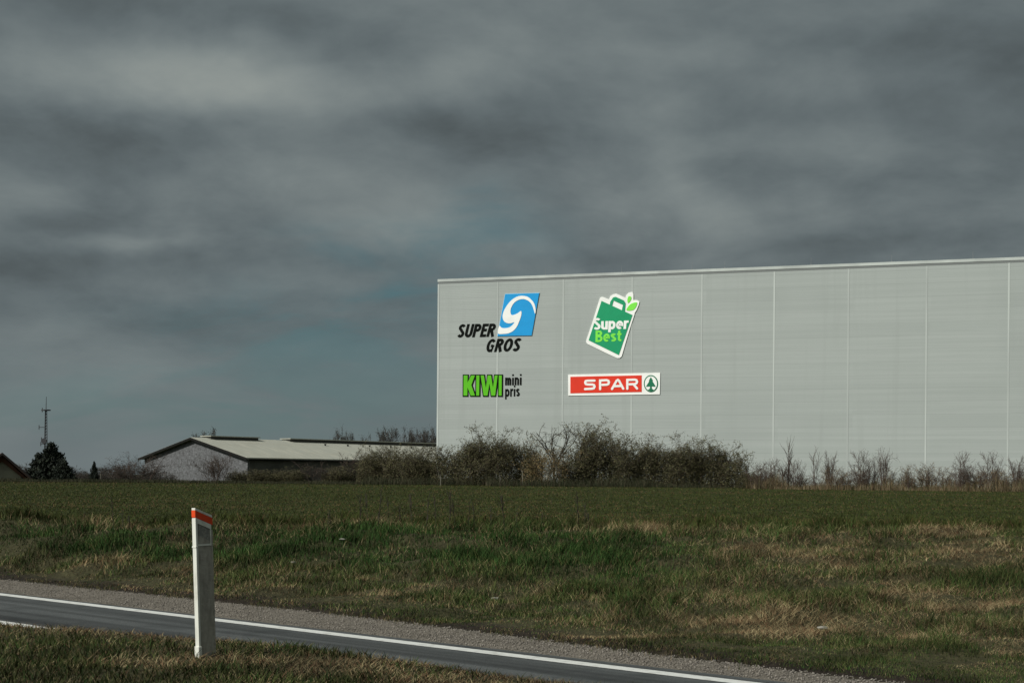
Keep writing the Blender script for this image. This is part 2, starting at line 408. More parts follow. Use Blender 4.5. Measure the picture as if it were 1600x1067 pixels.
def scatter_view(n, y0, y1, margin=0.04):
    """random ground positions inside the wedge the photograph sees (plus a margin), denser close by"""
    y = y0*(y1/y0)**rng.uniform(0, 1, n); x = y*rng.uniform(-0.36-margin, 0.36+margin, n); return x, y
# far bank
x, y = scatter_view(640000, 11, 33, 0.13)
t, s, n = tob(x, y); keep = (n > bank_edge(s)+0.02); x = x[keep]; y = y[keep]; t = t[keep]; n = n[keep]; s = s[keep]
clump = fbm(x*1.1, y*1.4, 12, 3); keep = rng.uniform(0, 1, len(x)) < 0.35+1.2*clump; x, y, t, clump = x[keep], y[keep], t[keep], clump[keep]
K = rng.uniform(0, 1, (len(x), 4)); c, dry = blade_color(x, y, K)
h = (0.055 + 0.12*smooth((t-0.06)/0.2) + 0.08*smooth((t-0.8)/0.1))*(0.28+2.3*np.clip(clump-0.2, 0, 1)**1.3)*rng.uniform(0.4, 1.25, len(x))
right = smooth((x/y-0.05)/0.1)
lean = np.where(dry, 0.55+0.4*right*rng.uniform(0.3, 1, len(x)), 0.3)+rng.uniform(0, 0.35, len(x)); h = np.where(dry, h*1.15, h)
lean = np.clip(lean, 0, 1.0)
tag(blades('bank_grass', x, y, h, np.where(dry, 0.005, 0.008)*(y/18)*rng.uniform(0.6, 1.4, len(x)), lean, c, grassm), 'rough green and straw coloured grass on the bank beyond the road', 'grass', kind='stuff')
# tufts creeping from the bank on to the gravel
n = 9000; s_ = rng.uniform(-40, -1, n); off = -rng.exponential(0.10, n); keep = fbm(s_*1.3, s_*0+3, 150, 3) > 0.47; s_ = s_[keep]; off = off[keep]
nn = bank_edge(s_)+off+0.1; x = s_*DX+nn*NX; y = s_*DY+nn*NY; K = rng.uniform(0, 1, (len(x), 4)); c, dry = blade_color(x, y, K); c = c*0.9
c = np.where((K[:, 0] < 0.5)[:, None], np.array([[0.12, 0.095, 0.05]]), np.array([[0.035, 0.045, 0.015]]))*(0.6+0.8*K[:, 3:4])
tag(blades('edge_grass', x, y, rng.uniform(0.03, 0.10, len(x)), 0.007, rng.uniform(0.3, 0.9, len(x)), c, grassm, z=np.full(len(x), ZR+0.01)), 'sparse tufts of grass creeping over the edge of the gravel shoulder', 'grass', kind='stuff')
# field
x, y = scatter_view(430000, 31.0, 118, 0.16)
K = rng.uniform(0, 1, (len(x), 4)); c, dry = blade_color(x, np.maximum(y, 31.31), K)
tag(blades('field_grass', x, y, rng.uniform(0.03, 0.08, len(x)), 0.011*(y/30), rng.uniform(0.3, 0.95, len(x)), c, grassm), 'short green crop covering the flat field', 'grass', kind='stuff')
# near verge
x, y = scatter_view(150000, 6.3, 14, 0.1)
t, s, n = tob(x, y); keep = n < verge_edge(s)+0.5+0.25*fbm(x*2, y*2, 77); x = x[keep]; y = y[keep]
clump = fbm(x*2.2, y*2.2, 15, 3); K = rng.uniform(0, 1, (len(x), 4)); c, dry = blade_color(x, y, K)
h = (0.03+0.07*clump)*rng.uniform(0.5, 1.3, len(x))
tag(blades('verge_grass', x, y, h, np.where(dry, 0.006, 0.007), np.clip(np.where(dry, 0.75, 0.4)+rng.uniform(0, 0.3, len(x)), 0, 1), c, grassm), 'short green and withered brown grass round the foot of the white post', 'grass', kind='stuff')

# ------------------------------------------------------------------ warehouse
PLc = at(685, 436, 127.0)                       # upper left corner of the long wall
HW = PLc.z
a_, b_ = ray(1600, 401); Dr = (HW-EYE)/b_
PRc = Vector((a_*Dr, Dr, HW))
WD = Vector((PRc.x-PLc.x, PRc.y-PLc.y, 0)).normalized()   # along the wall to the right
WN = Vector((WD.y, -WD.x, 0))                              # towards the camera side
if WN.y > 0: WN = -WN
W0 = Vector((PLc.x, PLc.y, 0))
def wall_st(u, v):
    """photo pixel -> metres along the wall and metres up"""
    a, b = ray(u, v); d = Vector((a, 1, b)); o = Vector((0, 0, EYE))
    tt = (W0-o).dot(WN)/d.dot(WN); p = o+d*tt
    return (p-W0).dot(WD), p.z
MW = Matrix(((WD.x, -WN.x, 0, W0.x), (WD.y, -WN.y, 0, W0.y), (0, 0, 1, 0), (0, 0, 0, 1)))  # local: x along wall, -y outwards, z up
seams = [wall_st(u, 500)[0] for u in (777.5, 880, 987.5, 1096.5, 1209.5, 1325.5, 1447.5, 1576)]
print('seams', [round(s_, 2) for s_ in seams])
wroot = empty('warehouse', (W0.x, W0.y, 0.2)); wroot.rotation_euler = (0, 0, math.atan2(WD.y, WD.x))
wroot['label'] = 'huge pale grey metal clad warehouse with flat roof filling the right half of the view'; wroot['category'] = 'warehouse'
ZB = 0.2
HL = HW - ZB
LEN = 78.0; DEP = 70.0
def clad_mat():
    m = mat('grey cladding', (0.325, 0.358, 0.338), 0.55,
            vary=[((0.04, 0.04, 3.0), 1.0, (0.352, 0.384, 0.364), 0.40, 0.66, 3),
                  ((0.10, 0.10, 9.0), 1.0, (0.312, 0.344, 0.325), 0.52, 0.72, 4),
                  ((0.09, 0.09, 0.06), 1.0, (0.298, 0.330, 0.312), 0.45, 0.75, 3),
                  ((1.3, 1.3, 0.05), 1.0, (0.300, 0.330, 0.310), 0.55, 0.85, 4)], spec=0.3)
    t = m.node_tree; p = t.nodes['Principled BSDF']; src = p.inputs['Base Color'].links[0].from_socket
    tcn = t.nodes.new('ShaderNodeTexCoord'); sp = t.nodes.new('ShaderNodeSeparateXYZ'); t.links.new(tcn.outputs['Object'], sp.inputs[0])
    def M(op, a, b):
        n = t.nodes.new('ShaderNodeMath'); n.operation = op
        for i, q in enumerate((a, b)):
            if isinstance(q, (int, float)): n.inputs[i].default_value = q
            else: t.links.new(q, n.inputs[i])
        return n.outputs[0]
    fr = M('FRACT', M('DIVIDE', sp.outputs[2], 1.05), 0)         # courses of panels
    joint = M('LESS_THAN', fr, 0.035)
    rib = M('SINE', M('MULTIPLY', sp.outputs[2], 2*math.pi/0.15), 0)
    hgt = M('SUBTRACT', M('MULTIPLY', rib, 0.2), joint)
    bmp = t.nodes.new('ShaderNodeBump'); bmp.inputs['Strength'].default_value = 0.25; bmp.inputs['Distance'].default_value = 0.02
    t.links.new(hgt, bmp.inputs['Height']); t.links.new(bmp.outputs[0], p.inputs['Normal'])
    # each sheet has its own slight tone
    wn_ = t.nodes.new('ShaderNodeTexWhiteNoise'); wn_.noise_dimensions = '2D'
    cb = t.nodes.new('ShaderNodeCombineXYZ'); t.links.new(M('FLOOR', M('DIVIDE', sp.outputs[0], 6.03), 0), cb.inputs[0]); t.links.new(M('FLOOR', M('DIVIDE', sp.outputs[2], 1.05), 0), cb.inputs[1])
    t.links.new(cb.outputs[0], wn_.inputs[0])
    tone = M('ADD', M('MULTIPLY', wn_.outputs['Value'], 0.05), 0.975)
    tone = M('SUBTRACT', tone, M('MULTIPLY', joint, 0.10))
    s = t.nodes.new('ShaderNodeVectorMath'); s.operation = 'SCALE'; t.links.new(src, s.inputs[0]); t.links.new(tone, s.inputs['Scale'])
    t.links.new(s.outputs[0], p.inputs['Base Color']); return m
cladm = clad_mat()
trimm = mat('pale flashing', (0.47, 0.51, 0.48), 0.5, vary=[((0.5,0.5,0.14), 0.6, (0.36, 0.39, 0.37), 0.4, 0.62, 3)])
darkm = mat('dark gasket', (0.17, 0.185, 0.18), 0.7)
roofm = mat('roof felt', (0.12, 0.12, 0.12), 0.9)
b = MB(); b.box(0, 0, -1.2, LEN, DEP, HL-0.42); b.build('wall', cladm, wroot)
b = MB(); b.box(0.3, 0.3, HL-0.415, LEN-0.3, DEP-0.3, HL-0.20); b.build('roof', roofm, wroot)
b = MB()
for (x0, y0, x1, y1) in ((-0.06, -0.045, LEN+0.06, 0.25), (-0.06, DEP-0.25, LEN+0.06, DEP+0.08), (-0.06, 0.25, 0.25, DEP-0.25), (LEN-0.25, 0.25, LEN+0.06, DEP-0.25)):
    b.box(x0, y0, HL-0.24, x1, y1, HL)
b.build('coping', trimm, wroot)
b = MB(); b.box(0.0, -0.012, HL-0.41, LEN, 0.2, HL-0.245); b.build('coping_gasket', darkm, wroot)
allseams = seams + [seams[-1] + 6.05*k for k in range(1, 5)]
for s_ in allseams:
    b = MB(); b.box(s_-0.06, -0.014, -1.1, s_+0.06, -0.002, HL-0.43); o = b.build('joint_strip', trimm, wroot)
b = MB(); b.box(-0.05, -0.02, -1.1, 0.12, -0.003, HL-0.43); b.box(-0.05, -0.003, -1.1, -0.003, 0.12, HL-0.43); b.build('corner_trim', trimm, wroot)
b = MB(); b.box(0.1, -0.06, -1.1, LEN, -0.003, 0.25); b.build('plinth', mat('concrete plinth', (0.22, 0.22, 0.21), 0.9), wroot)
rodm = mat('rod steel', (0.2, 0.21, 0.21), 0.5, metallic=0.6)
for u in (852, 971, 1081, 1132, 1267, 1393, 1520):
    s_ = wall_st(u, 420)[0]; b = MB(); b.tube((s_, 0.1, HL-0.02), (s_, 0.1, HL+0.62), 0.014, 0.009, 6); b.box(s_-0.05, 0.06, HL-0.001, s_+0.05, 0.14, HL+0.05); b.build('lightning_rod', rodm, wroot)

# ------------------------------------------------------------------ wall signs, as separate things fixed to the wall
def catmull(pts, n=5, closed=True):
    P = [Vector(p) for p in pts]; o = []; L = len(P)
    for i in range(L if closed else L-1):
        p0, p1, p2, p3 = P[(i-1) % L] if closed or i else P[0], P[i], P[(i+1) % L], P[(i+2) % L] if closed or i+2 < L else P[-1]
        for k in range(n):
            t = k/n
            o.append(0.5*((2*p1)+(p2-p0)*t+(2*p0-5*p1+4*p2-p3)*t*t+(3*p1-p0-3*p2+p3)*t**3))
    if not closed: o.append(P[-1])
    return o
def area(P): return sum(P[i][0]*P[(i+1) % len(P)][1]-P[(i+1) % len(P)][0]*P[i][1] for i in range(len(P)))/2
def offset(P, d):
    if area(P) < 0: P = P[::-1]
    o = []; L = len(P)
    for i in range(L):
        p = Vector(P[i]); a = (p-Vector(P[i-1])).normalized(); c = (Vector(P[(i+1) % L])-p).normalized()
        n1 = Vector((a.y, -a.x)); n2 = Vector((c.y, -c.x)); m = (n1+n2)
        m = m.normalized() if m.length > 1e-6 else n1
        k = min(1/max(m.dot(n1), 0.35), 2.2); o.append(p+m*d*k)
    return o
class Sign:
    """flat sign built on the wall; shapes are given in photo pixels and turned into metres on the wall"""
    def __init__(s, name, label, u, v):
        s.o = wall_st(u, v); p = W0+WD*s.o[0]; s.root = empty(name, (p.x, p.y, s.o[1]), math.atan2(WD.y, WD.x))
        tag(s.root, label, 'sign')
    def L(s, p):
        a = wall_st(p[0], p[1]); return Vector((a[0]-s.o[0], a[1]-s.o[1]))
    def prism(s, polys, lo, hi, name, m, px=True):
        """polys: outlines; extruded from lo to hi metres in front of the wall"""
        bm = bmesh.new()
        for k, P in enumerate(polys):
            Q = [s.L(p) for p in P] if px else P
            if area(Q) < 0: Q = Q[::-1]
            h_ = hi + 0.003*k
            f = [bm.verts.new((q[0], -h_, q[1])) for q in Q]; g = [bm.verts.new((q[0], -lo, q[1])) for q in Q]
            bm.faces.new(f)
            for i in range(len(Q)): bm.faces.new((f[i], g[i], g[(i+1) % len(Q)], f[(i+1) % len(Q)]))
        bmesh.ops.recalc_face_normals(bm, faces=bm.faces)
        bmesh.ops.triangulate(bm, faces=[f for f in bm.faces if len(f.verts) > 4])
        me = bpy.data.meshes.new(name); bm.to_mesh(me); bm.free(); me.materials.append(m); return link(name, me, s.root)
    def text(s, string, quad, lo, hi, name, m, bold=0.02, shear=0.0, parent=None, space=1.0):
        """string fitted to a pixel quad (tl, tr, br, bl)"""
        cu = bpy.data.curves.new(name, 'FONT'); cu.body = string; cu.size = 1; cu.shear = shear; cu.offset = bold; cu.space_character = space
        cu.resolution_u = 6
        ob = bpy.data.objects.new(name, cu); col.objects.link(ob)
        bpy.context.view_layer.update()
        dg = bpy.context.evaluated_depsgraph_get(); me0 = bpy.data.meshes.new_from_object(ob.evaluated_get(dg))
        bpy.data.objects.remove(ob)
        co = np.array([v.co[:2] for v in me0.vertices]); mn = co.min(0); mx = co.max(0)
        tl, tr, br, bl = [s.L(q) for q in quad]
        bm = bmesh.new(); bm.from_mesh(me0)
        for v in bm.verts:
            a = (v.co.x-mn[0])/(mx[0]-mn[0]); c = (v.co.y-mn[1])/(mx[1]-mn[1])
            p = (bl*(1-a)+br*a)*(1-c) + (tl*(1-a)+tr*a)*c
            v.co = Vector((p.x, -hi, p.y))
        bmesh.ops.remove_doubles(bm, verts=bm.verts, dist=0.0005)
        g = bmesh.ops.extrude_face_region(bm, geom=list(bm.faces))
        for v in [e for e in g['geom'] if isinstance(e, bmesh.types.BMVert)]: v.co.y = -lo
        bmesh.ops.recalc_face_normals(bm, faces=bm.faces)
        me = bpy.data.meshes.new(name); bm.to_mesh(me); bm.free(); me.materials.append(m)
        return link(name, me, s.root)
def stroke(pts, w):
    """outline of a round-ended pen stroke (px units)"""
    P = [Vector(p) for p in pts]; Ls = []; Rs = []
    for i, p in enumerate(P):
        d1 = (p-P[i-1]).normalized() if i else (P[1]-p).normalized()
        d2 = (P[i+1]-p).normalized() if i < len(P)-1 else d1
        m = (d1+d2).normalized(); n = Vector((-m.y, m.x)); k = w/2/max(m.dot(d1), 0.5)
        Ls.append(p+n*k); Rs.append(p-n*k)
    d = (P[-1]-P[-2]).normalized(); n = Vector((-d.y, d.x))
    capE = [P[-1]+(n*math.cos(t)+d*math.sin(t))*w/2 for t in [math.pi*k/6 for k in range(1, 6)]]
    d = (P[0]-P[1]).normalized(); n = Vector((-d.y, d.x))
    capS = [P[0]+(n*math.cos(t)+d*math.sin(t))*w/2 for t in [math.pi*k/6 for k in range(1, 6)]]
    return Ls + capE + Rs[::-1] + capS
def enamel(name, c): return mat(name, c, 0.45, vary=[((1,1,1), 0.8, tuple(k*0.88 for k in c), 0.45, 0.75, 4)])
white = enamel('white enamel', (0.86, 0.87, 0.83)); black = mat('black letters', (0.006, 0.007, 0.006), 0.8, spec=0.05)
blue = enamel('blue enamel', (0.004, 0.30, 0.66)); green = enamel('green enamel', (0.004, 0.30, 0.125)); lime = enamel('lime enamel', (0.20, 0.76, 0.07))
kgreen = enamel('leaf green enamel', (0.095, 0.47, 0.004)); red = enamel('red enamel', (0.70, 0.035, 0.012)); dgreen = enamel('fir green enamel', (0.008, 0.16, 0.075))

# blue emblem with black lettering
z2 = lambda P: [(700+x/9.7, 450+y/9.7) for x, y in P]
S1 = Sign('wall_sign', 'blue slanted emblem with white swirl above bold black slanted capitals on grey wall', 790, 505)
S1.prism([offset(z2([(870, 90), (1385, 75), (1270, 715), (755, 725)]), 0.5)], 0.004, 0.045, 'emblem_border', enamel('pale blue edge', (0.35, 0.62, 0.75)))
S1.prism([z2([(870, 90), (1385, 75), (1270, 715), (755, 725)])], 0.047, 0.075, 'emblem_panel', blue)
sw = [(762, 684), (850, 692), (930, 680), (1000, 640), (1050, 580), (1090, 490), (1117, 400), (1112, 345), (1060, 380), (1000, 405), (962, 400), (952, 340), (970, 280), (1010, 220), (1070, 180), (1140, 165), (1200, 180), (1250, 215), (1285, 270), (1308, 340), (1324, 388), (1334, 330), (1314, 240), (1272, 180), (1212, 132), (1130, 115), (1050, 130), (970, 180), (900, 260), (850, 350), (832, 430), (848, 490), (890, 525), (950, 533), (1010, 515), (985, 555), (940, 590), (880, 605), (820, 600), (782, 572)]
S1.prism([[tuple(p) for p in catmull(z2(sw), 3)]], 0.077, 0.10, 'swirl', white)
def arc(cx, cy, rx, ry, a0, a1, n=10): return [(cx+rx*math.cos(R(a0+(a1-a0)*k/n)), cy+ry*math.sin(R(a0+(a1-a0)*k/n))) for k in range(n+1)]
def glyphs(w):      # pen strokes of each letter; w = pen width in cap heights; returns strokes and advance width
    h = w/2; T = 1-h; X = 0.72; XT = X-h; D = -0.24
    S_ = lambda W, H: arc(W/2, H*0.745-0*h, W/2-h, H*0.255-h, 25, 250, 9)+arc(W/2, H*0.275, W/2-h, H*0.275-h, 70, -155, 9)
    return {
     'S': ([S_(0.52, 1)], 0.52), 's': ([S_(0.44, X)], 0.44),
     'U': ([[(h, 1), (h, 0.30)]+arc(0.28, 0.30, 0.28-h, 0.30-h, 180, 360, 10)+[(0.56-h, 0.30), (0.56-h, 1)]], 0.56),
     'P': ([[(h, 0), (h, 1)], [(h, T), (0.28, T)]+arc(0.28, 0.71, 0.25-h, 0.29-h, 90, -90, 8)+[(h, 0.42+h)]], 0.53),
     'E': ([[(h, 0), (h, 1)], [(h, T), (0.45, T)], [(h, 0.52), (0.41, 0.52)], [(h, h), (0.45, h)]], 0.45),
     'R': ([[(h, 0), (h, 1)], [(h, T), (0.28, T)]+arc(0.28, 0.73, 0.25-h, 0.27-h, 90, -90, 8)+[(h, 0.46+h)], [(0.27, 0.50), (0.54-h*0.6, 0)]], 0.55),
     'G': ([arc(0.32, 0.5, 0.32-h, 0.5-h, 42, 318, 16)+[(0.58-h, 0.12), (0.58-h, 0.50)], [(0.58-h, 0.47), (0.32, 0.47)]], 0.60),
     'O': ([arc(0.32, 0.5, 0.32-h, 0.5-h, 90, 271, 14), arc(0.32, 0.5, 0.32-h, 0.5-h, -91, 90, 14)], 0.64),
     'B': ([[(h, 0), (h, 1)], [(h, T), (0.27, T)]+arc(0.27, 0.75, 0.24-h, 0.25-h, 90, -90, 8)+[(h, 0.50+h)], [(h, 0.57-h), (0.28, 0.57-h)]+arc(0.28, 0.285, 0.27-h, 0.285-h, 90, -90, 8)+[(h, h)]], 0.55),
     'u': ([[(h, X), (h, 0.26)]+arc(0.24, 0.24, 0.24-h, 0.24-h, 180, 360, 8)+[(0.48-h, X)], [(0.48-h, 0.3), (0.48-h, 0)]], 0.48),
     'p': ([[(h, D), (h, X)], arc(0.26, X/2, 0.25-h, X/2-h, 150, -150, 14)], 0.51),
     'e': ([[(h*1.2, 0.37), (0.46-h, 0.37)]+arc(0.25, X/2, 0.25-h, X/2-h, 0, 308, 16)], 0.50),
     'r': ([[(h, 0), (h, X)], [(h, 0.42)]+arc(0.26, 0.46, 0.26-h, X-0.46-h, 160, 85, 5)+[(0.34, XT)]], 0.33),
     't': ([[(0.15, 0.95), (0.15, 0.22)]+arc(0.15+0.14, 0.20, 0.14, 0.20-h, 180, 270, 4)+[(0.34, h)], [(0, XT), (0.33, XT)]], 0.34),
     'i': ([[(h, 0), (h, X-0.02)], [(h, 0.86), (h, 1.02)]], w),
     'n': ([[(h, 0), (h, X)], [(h, 0.4)]+arc(0.22, 0.50, 0.22-h, X-0.50-h, 160, 0, 8)+[(0.44-h, 0.5), (0.44-h, 0)]], 0.44),
     'm': ([[(h, 0), (h, X)], [(h, 0.4)]+arc(0.20, 0.50, 0.20-h, X-0.50-h, 160, 0, 8)+[(0.40-h, 0.5), (0.40-h, 0)], [(0.40-h, 0.4)]+arc(0.60-2*h, 0.50, 0.20-h, X-0.50-h, 160, 0, 8)+[(0.80-3*h, 0.5), (0.80-3*h, 0)]], 0.80-2*h)}
def flat_stroke(P, w):
    P = [Vector(p) for p in P]; Q = [P[0]]
    for p in P[1:]:
        if (p-Q[-1]).length > 1e-3: Q.append(p)
    P = Q; Ls = []; Rs = []
    for i, p in enumerate(P):
        d1 = (p-P[i-1]).normalized() if i else (P[1]-p).normalized(); d2 = (P[i+1]-p).normalized() if i < len(P)-1 else d1
        m = (d1+d2).normalized(); n = Vector((-m.y, m.x)); k = w/2/max(m.dot(d1), 0.6); Ls.append(p+n*k); Rs.append(p-n*k)
    return Ls, Rs
def word(S, string, quad, lo, hi, m, w=0.17, gap=0.08, slant=0.0, ymin=0.0, ymax=1.0):
    """letters drawn by pen strokes and fitted to a photo quad (tl, tr, br, bl)"""
    G = glyphs(w); x = 0; items = []
    for ch in string:
        st_, adv = G[ch]; items += [([(p[0]+x, p[1]) for p in q]) for q in st_]; x += adv+gap
    W = x-gap; tl, tr, br, bl = [S.L(q) for q in quad]
    ext = slant*(ymax-ymin)
    def mp(p):
        a = (p.x+slant*(p.y-ymin))/(W+ext); c = (p.y-ymin)/(ymax-ymin)
        return (bl*(1-a)+br*a)*(1-c)+(tl*(1-a)+tr*a)*c
    bm = bmesh.new()
    for k, q in enumerate(items):
        Ls, Rs = flat_stroke(q, w); hh = hi+0.002*(k % 4)
        rows = []
        for a, b in zip(Ls, Rs):
            a = mp(a); b = mp(b)
            rows.append([bm.verts.new((a.x, -hh, a.y)), bm.verts.new((b.x, -hh, b.y)), bm.verts.new((b.x, -lo, b.y)), bm.verts.new((a.x, -lo, a.y))])
        for r0, r1 in zip(rows[:-1], rows[1:]):
            for e_ in range(4 if False else 4):
                if e_ == 2: continue
                bm.faces.new((r0[e_], r0[(e_+1) % 4], r1[(e_+1) % 4], r1[e_]))
        bm.faces.new(rows[0]); bm.faces.new(rows[-1][::-1])
    bmesh.ops.recalc_face_normals(bm, faces=bm.faces)
    me = bpy.data.meshes.new('lettering'); bm.to_mesh(me); bm.free(); me.materials.append(m); return link('lettering', me, S.root)
word(S1, 'SUPER', z2([(132, 545), (742, 533), (735, 730), (130, 747)]), 0.016, 0.03, black, 0.195, 0.065, 0.24)
word(S1, 'GROS', z2([(567, 770), (1128, 752), (1118, 950), (563, 968)]), 0.016, 0.03, black, 0.195, 0.07, 0.24)

# shopping bag emblem
z3 = lambda P: [(900+x/8.89, 450+y/8.89) for x, y in P]
S2 = Sign('wall_sign', 'green shopping bag emblem with white outline and two light green leaves on grey wall', 958, 515)
ol = [(143, 740), (148, 712), (240, 440), (330, 148), (345, 125), (375, 121), (462, 155), (476, 112), (520, 84), (560, 75), (688, 132), (700, 95), (732, 64), (785, 50), (800, 85), (799, 165), (850, 164), (884, 185), (870, 240), (840, 310), (818, 342), (813, 370), (760, 530), (690, 760), (637, 945), (612, 968), (575, 970), (400, 890), (170, 777), (150, 760)]
S2.prism([z3(ol)], 0.004, 0.06, 'outline_panel', white)
S2.prism([z3([(358, 176), (787, 372), (597, 927), (178, 722)])], 0.062, 0.085, 'bag_shape', green)
S2.prism([z3([(472, 226), (478, 190), (518, 128), (555, 120), (668, 170), (692, 210), (682, 322), (640, 302), (655, 232), (640, 225), (525, 172), (506, 240)])], 0.062, 0.089, 'bag_handle', green)
S2.prism([[tuple(p) for p in catmull(z3([(735, 112), (770, 122), (765, 165), (728, 208), (716, 160)]), 4)]], 0.062, 0.085, 'leaf', lime)
S2.prism([[tuple(p) for p in catmull(z3([(722, 262), (770, 215), (850, 198), (835, 262), (790, 305), (706, 308)]), 4)]], 0.062, 0.085, 'leaf', lime)
word(S2, 'Super', z3([(246, 415), (738, 404), (724, 604), (244, 618)]), 0.086, 0.10, white, 0.185, 0.04, 0, -0.24, 1)
word(S2, 'Best', z3([(276, 590), (640, 580), (634, 736), (274, 748)]), 0.086, 0.10, lime, 0.17, 0.055, 0, 0, 1)

# green block letters
z4 = lambda P: [(710+x/4.848, 570+y/4.848) for x, y in P]
S3 = Sign('wall_sign', 'bright green block capitals outlined in black beside small black lower case words', 770, 602)
lt = [[(70, 76), (104, 76), (102, 128), (128, 76), (160, 76), (132, 150), (160, 232), (124, 232), (102, 172), (101, 232), (69, 232)],
      [(166, 76), (193, 76), (191, 232), (165, 232)],
      [(199, 76), (227, 76), (240, 168), (253, 76), (281, 76), (294, 168), (306, 76), (331, 76), (312, 232), (280, 232), (267, 142), (254, 232), (222, 232)],
      [(337, 76), (362, 76), (361, 232), (335, 232)]]
S3.prism([offset(z4(P), 1.2) for P in lt], 0.004, 0.05, 'letter_outline', black)
for P in lt: S3.prism([offset(z4(P), -0.35)], 0.062, 0.072, 'letter', kgreen)
word(S3, 'mini', z4([(385, 70), (509, 67), (508, 150), (384, 152)]), 0.016, 0.03, black, 0.17, 0.10, 0, 0, 1.02)
word(S3, 'pris', z4([(385, 156), (496, 152), (494, 254), (384, 258)]), 0.016, 0.03, black, 0.17, 0.10, 0, -0.24, 1.02)

# red and white plate
S4 = Sign('wall_sign', 'long white plate with red panel, wide white capitals and ringed green fir', 960, 600)
S4.prism([z4([(863, 72), (1560, 57), (1557, 221), (863, 231)])], 0.004, 0.06, 'plate', white)
S4.prism([z4([(880, 88), (1420, 77), (1420, 203), (880, 213)])], 0.062, 0.08, 'red_panel', red)
W_ = 17/4.848
st = [[(1064, 117), (1008, 118), (997, 121), (993, 132), (998, 143), (1010, 146), (1048, 147), (1060, 151), (1064, 162), (1059, 174), (1046, 178), (992, 181)],
      [(1106, 181), (1106, 116), (1156, 114), (1168, 118), (1173, 130), (1168, 143), (1156, 148), (1122, 149)],
      [(1196, 180), (1231, 118), (1240, 112), (1249, 118), (1281, 178)], [(1216, 159), (1262, 158)],
      [(1312, 179), (1312, 112), (1368, 110), (1381, 114), (1386, 126), (1381, 138), (1368, 144), (1328, 145)], [(1362, 148), (1386, 177)]]
S4.prism([[tuple(p) for p in stroke(z4(P), W_)] for P in st], 0.082, 0.10, 'lettering', white)
ring = []
e = lambda rx, ry, k, n=36: (1490+rx*math.cos(2*math.pi*k/n), 140+ry*math.sin(2*math.pi*k/n))
S4.prism([z4([e(54, 65, k) for k in range(36)])], 0.062, 0.082, 'ring', dgreen)
S4.prism([z4([e(46, 56, k) for k in range(36)])], 0.084, 0.094, 'ring_field', white)
S4.prism([z4([(1490, 90), (1507, 119), (1501, 120), (1520, 150), (1527, 164), (1497, 161), (1497, 176), (1512, 188), (1490, 197), (1468, 188), (1483, 176), (1483, 161), (1453, 164), (1460, 150), (1479, 120), (1473, 119)])], 0.096, 0.11, 'fir_emblem', dgreen)

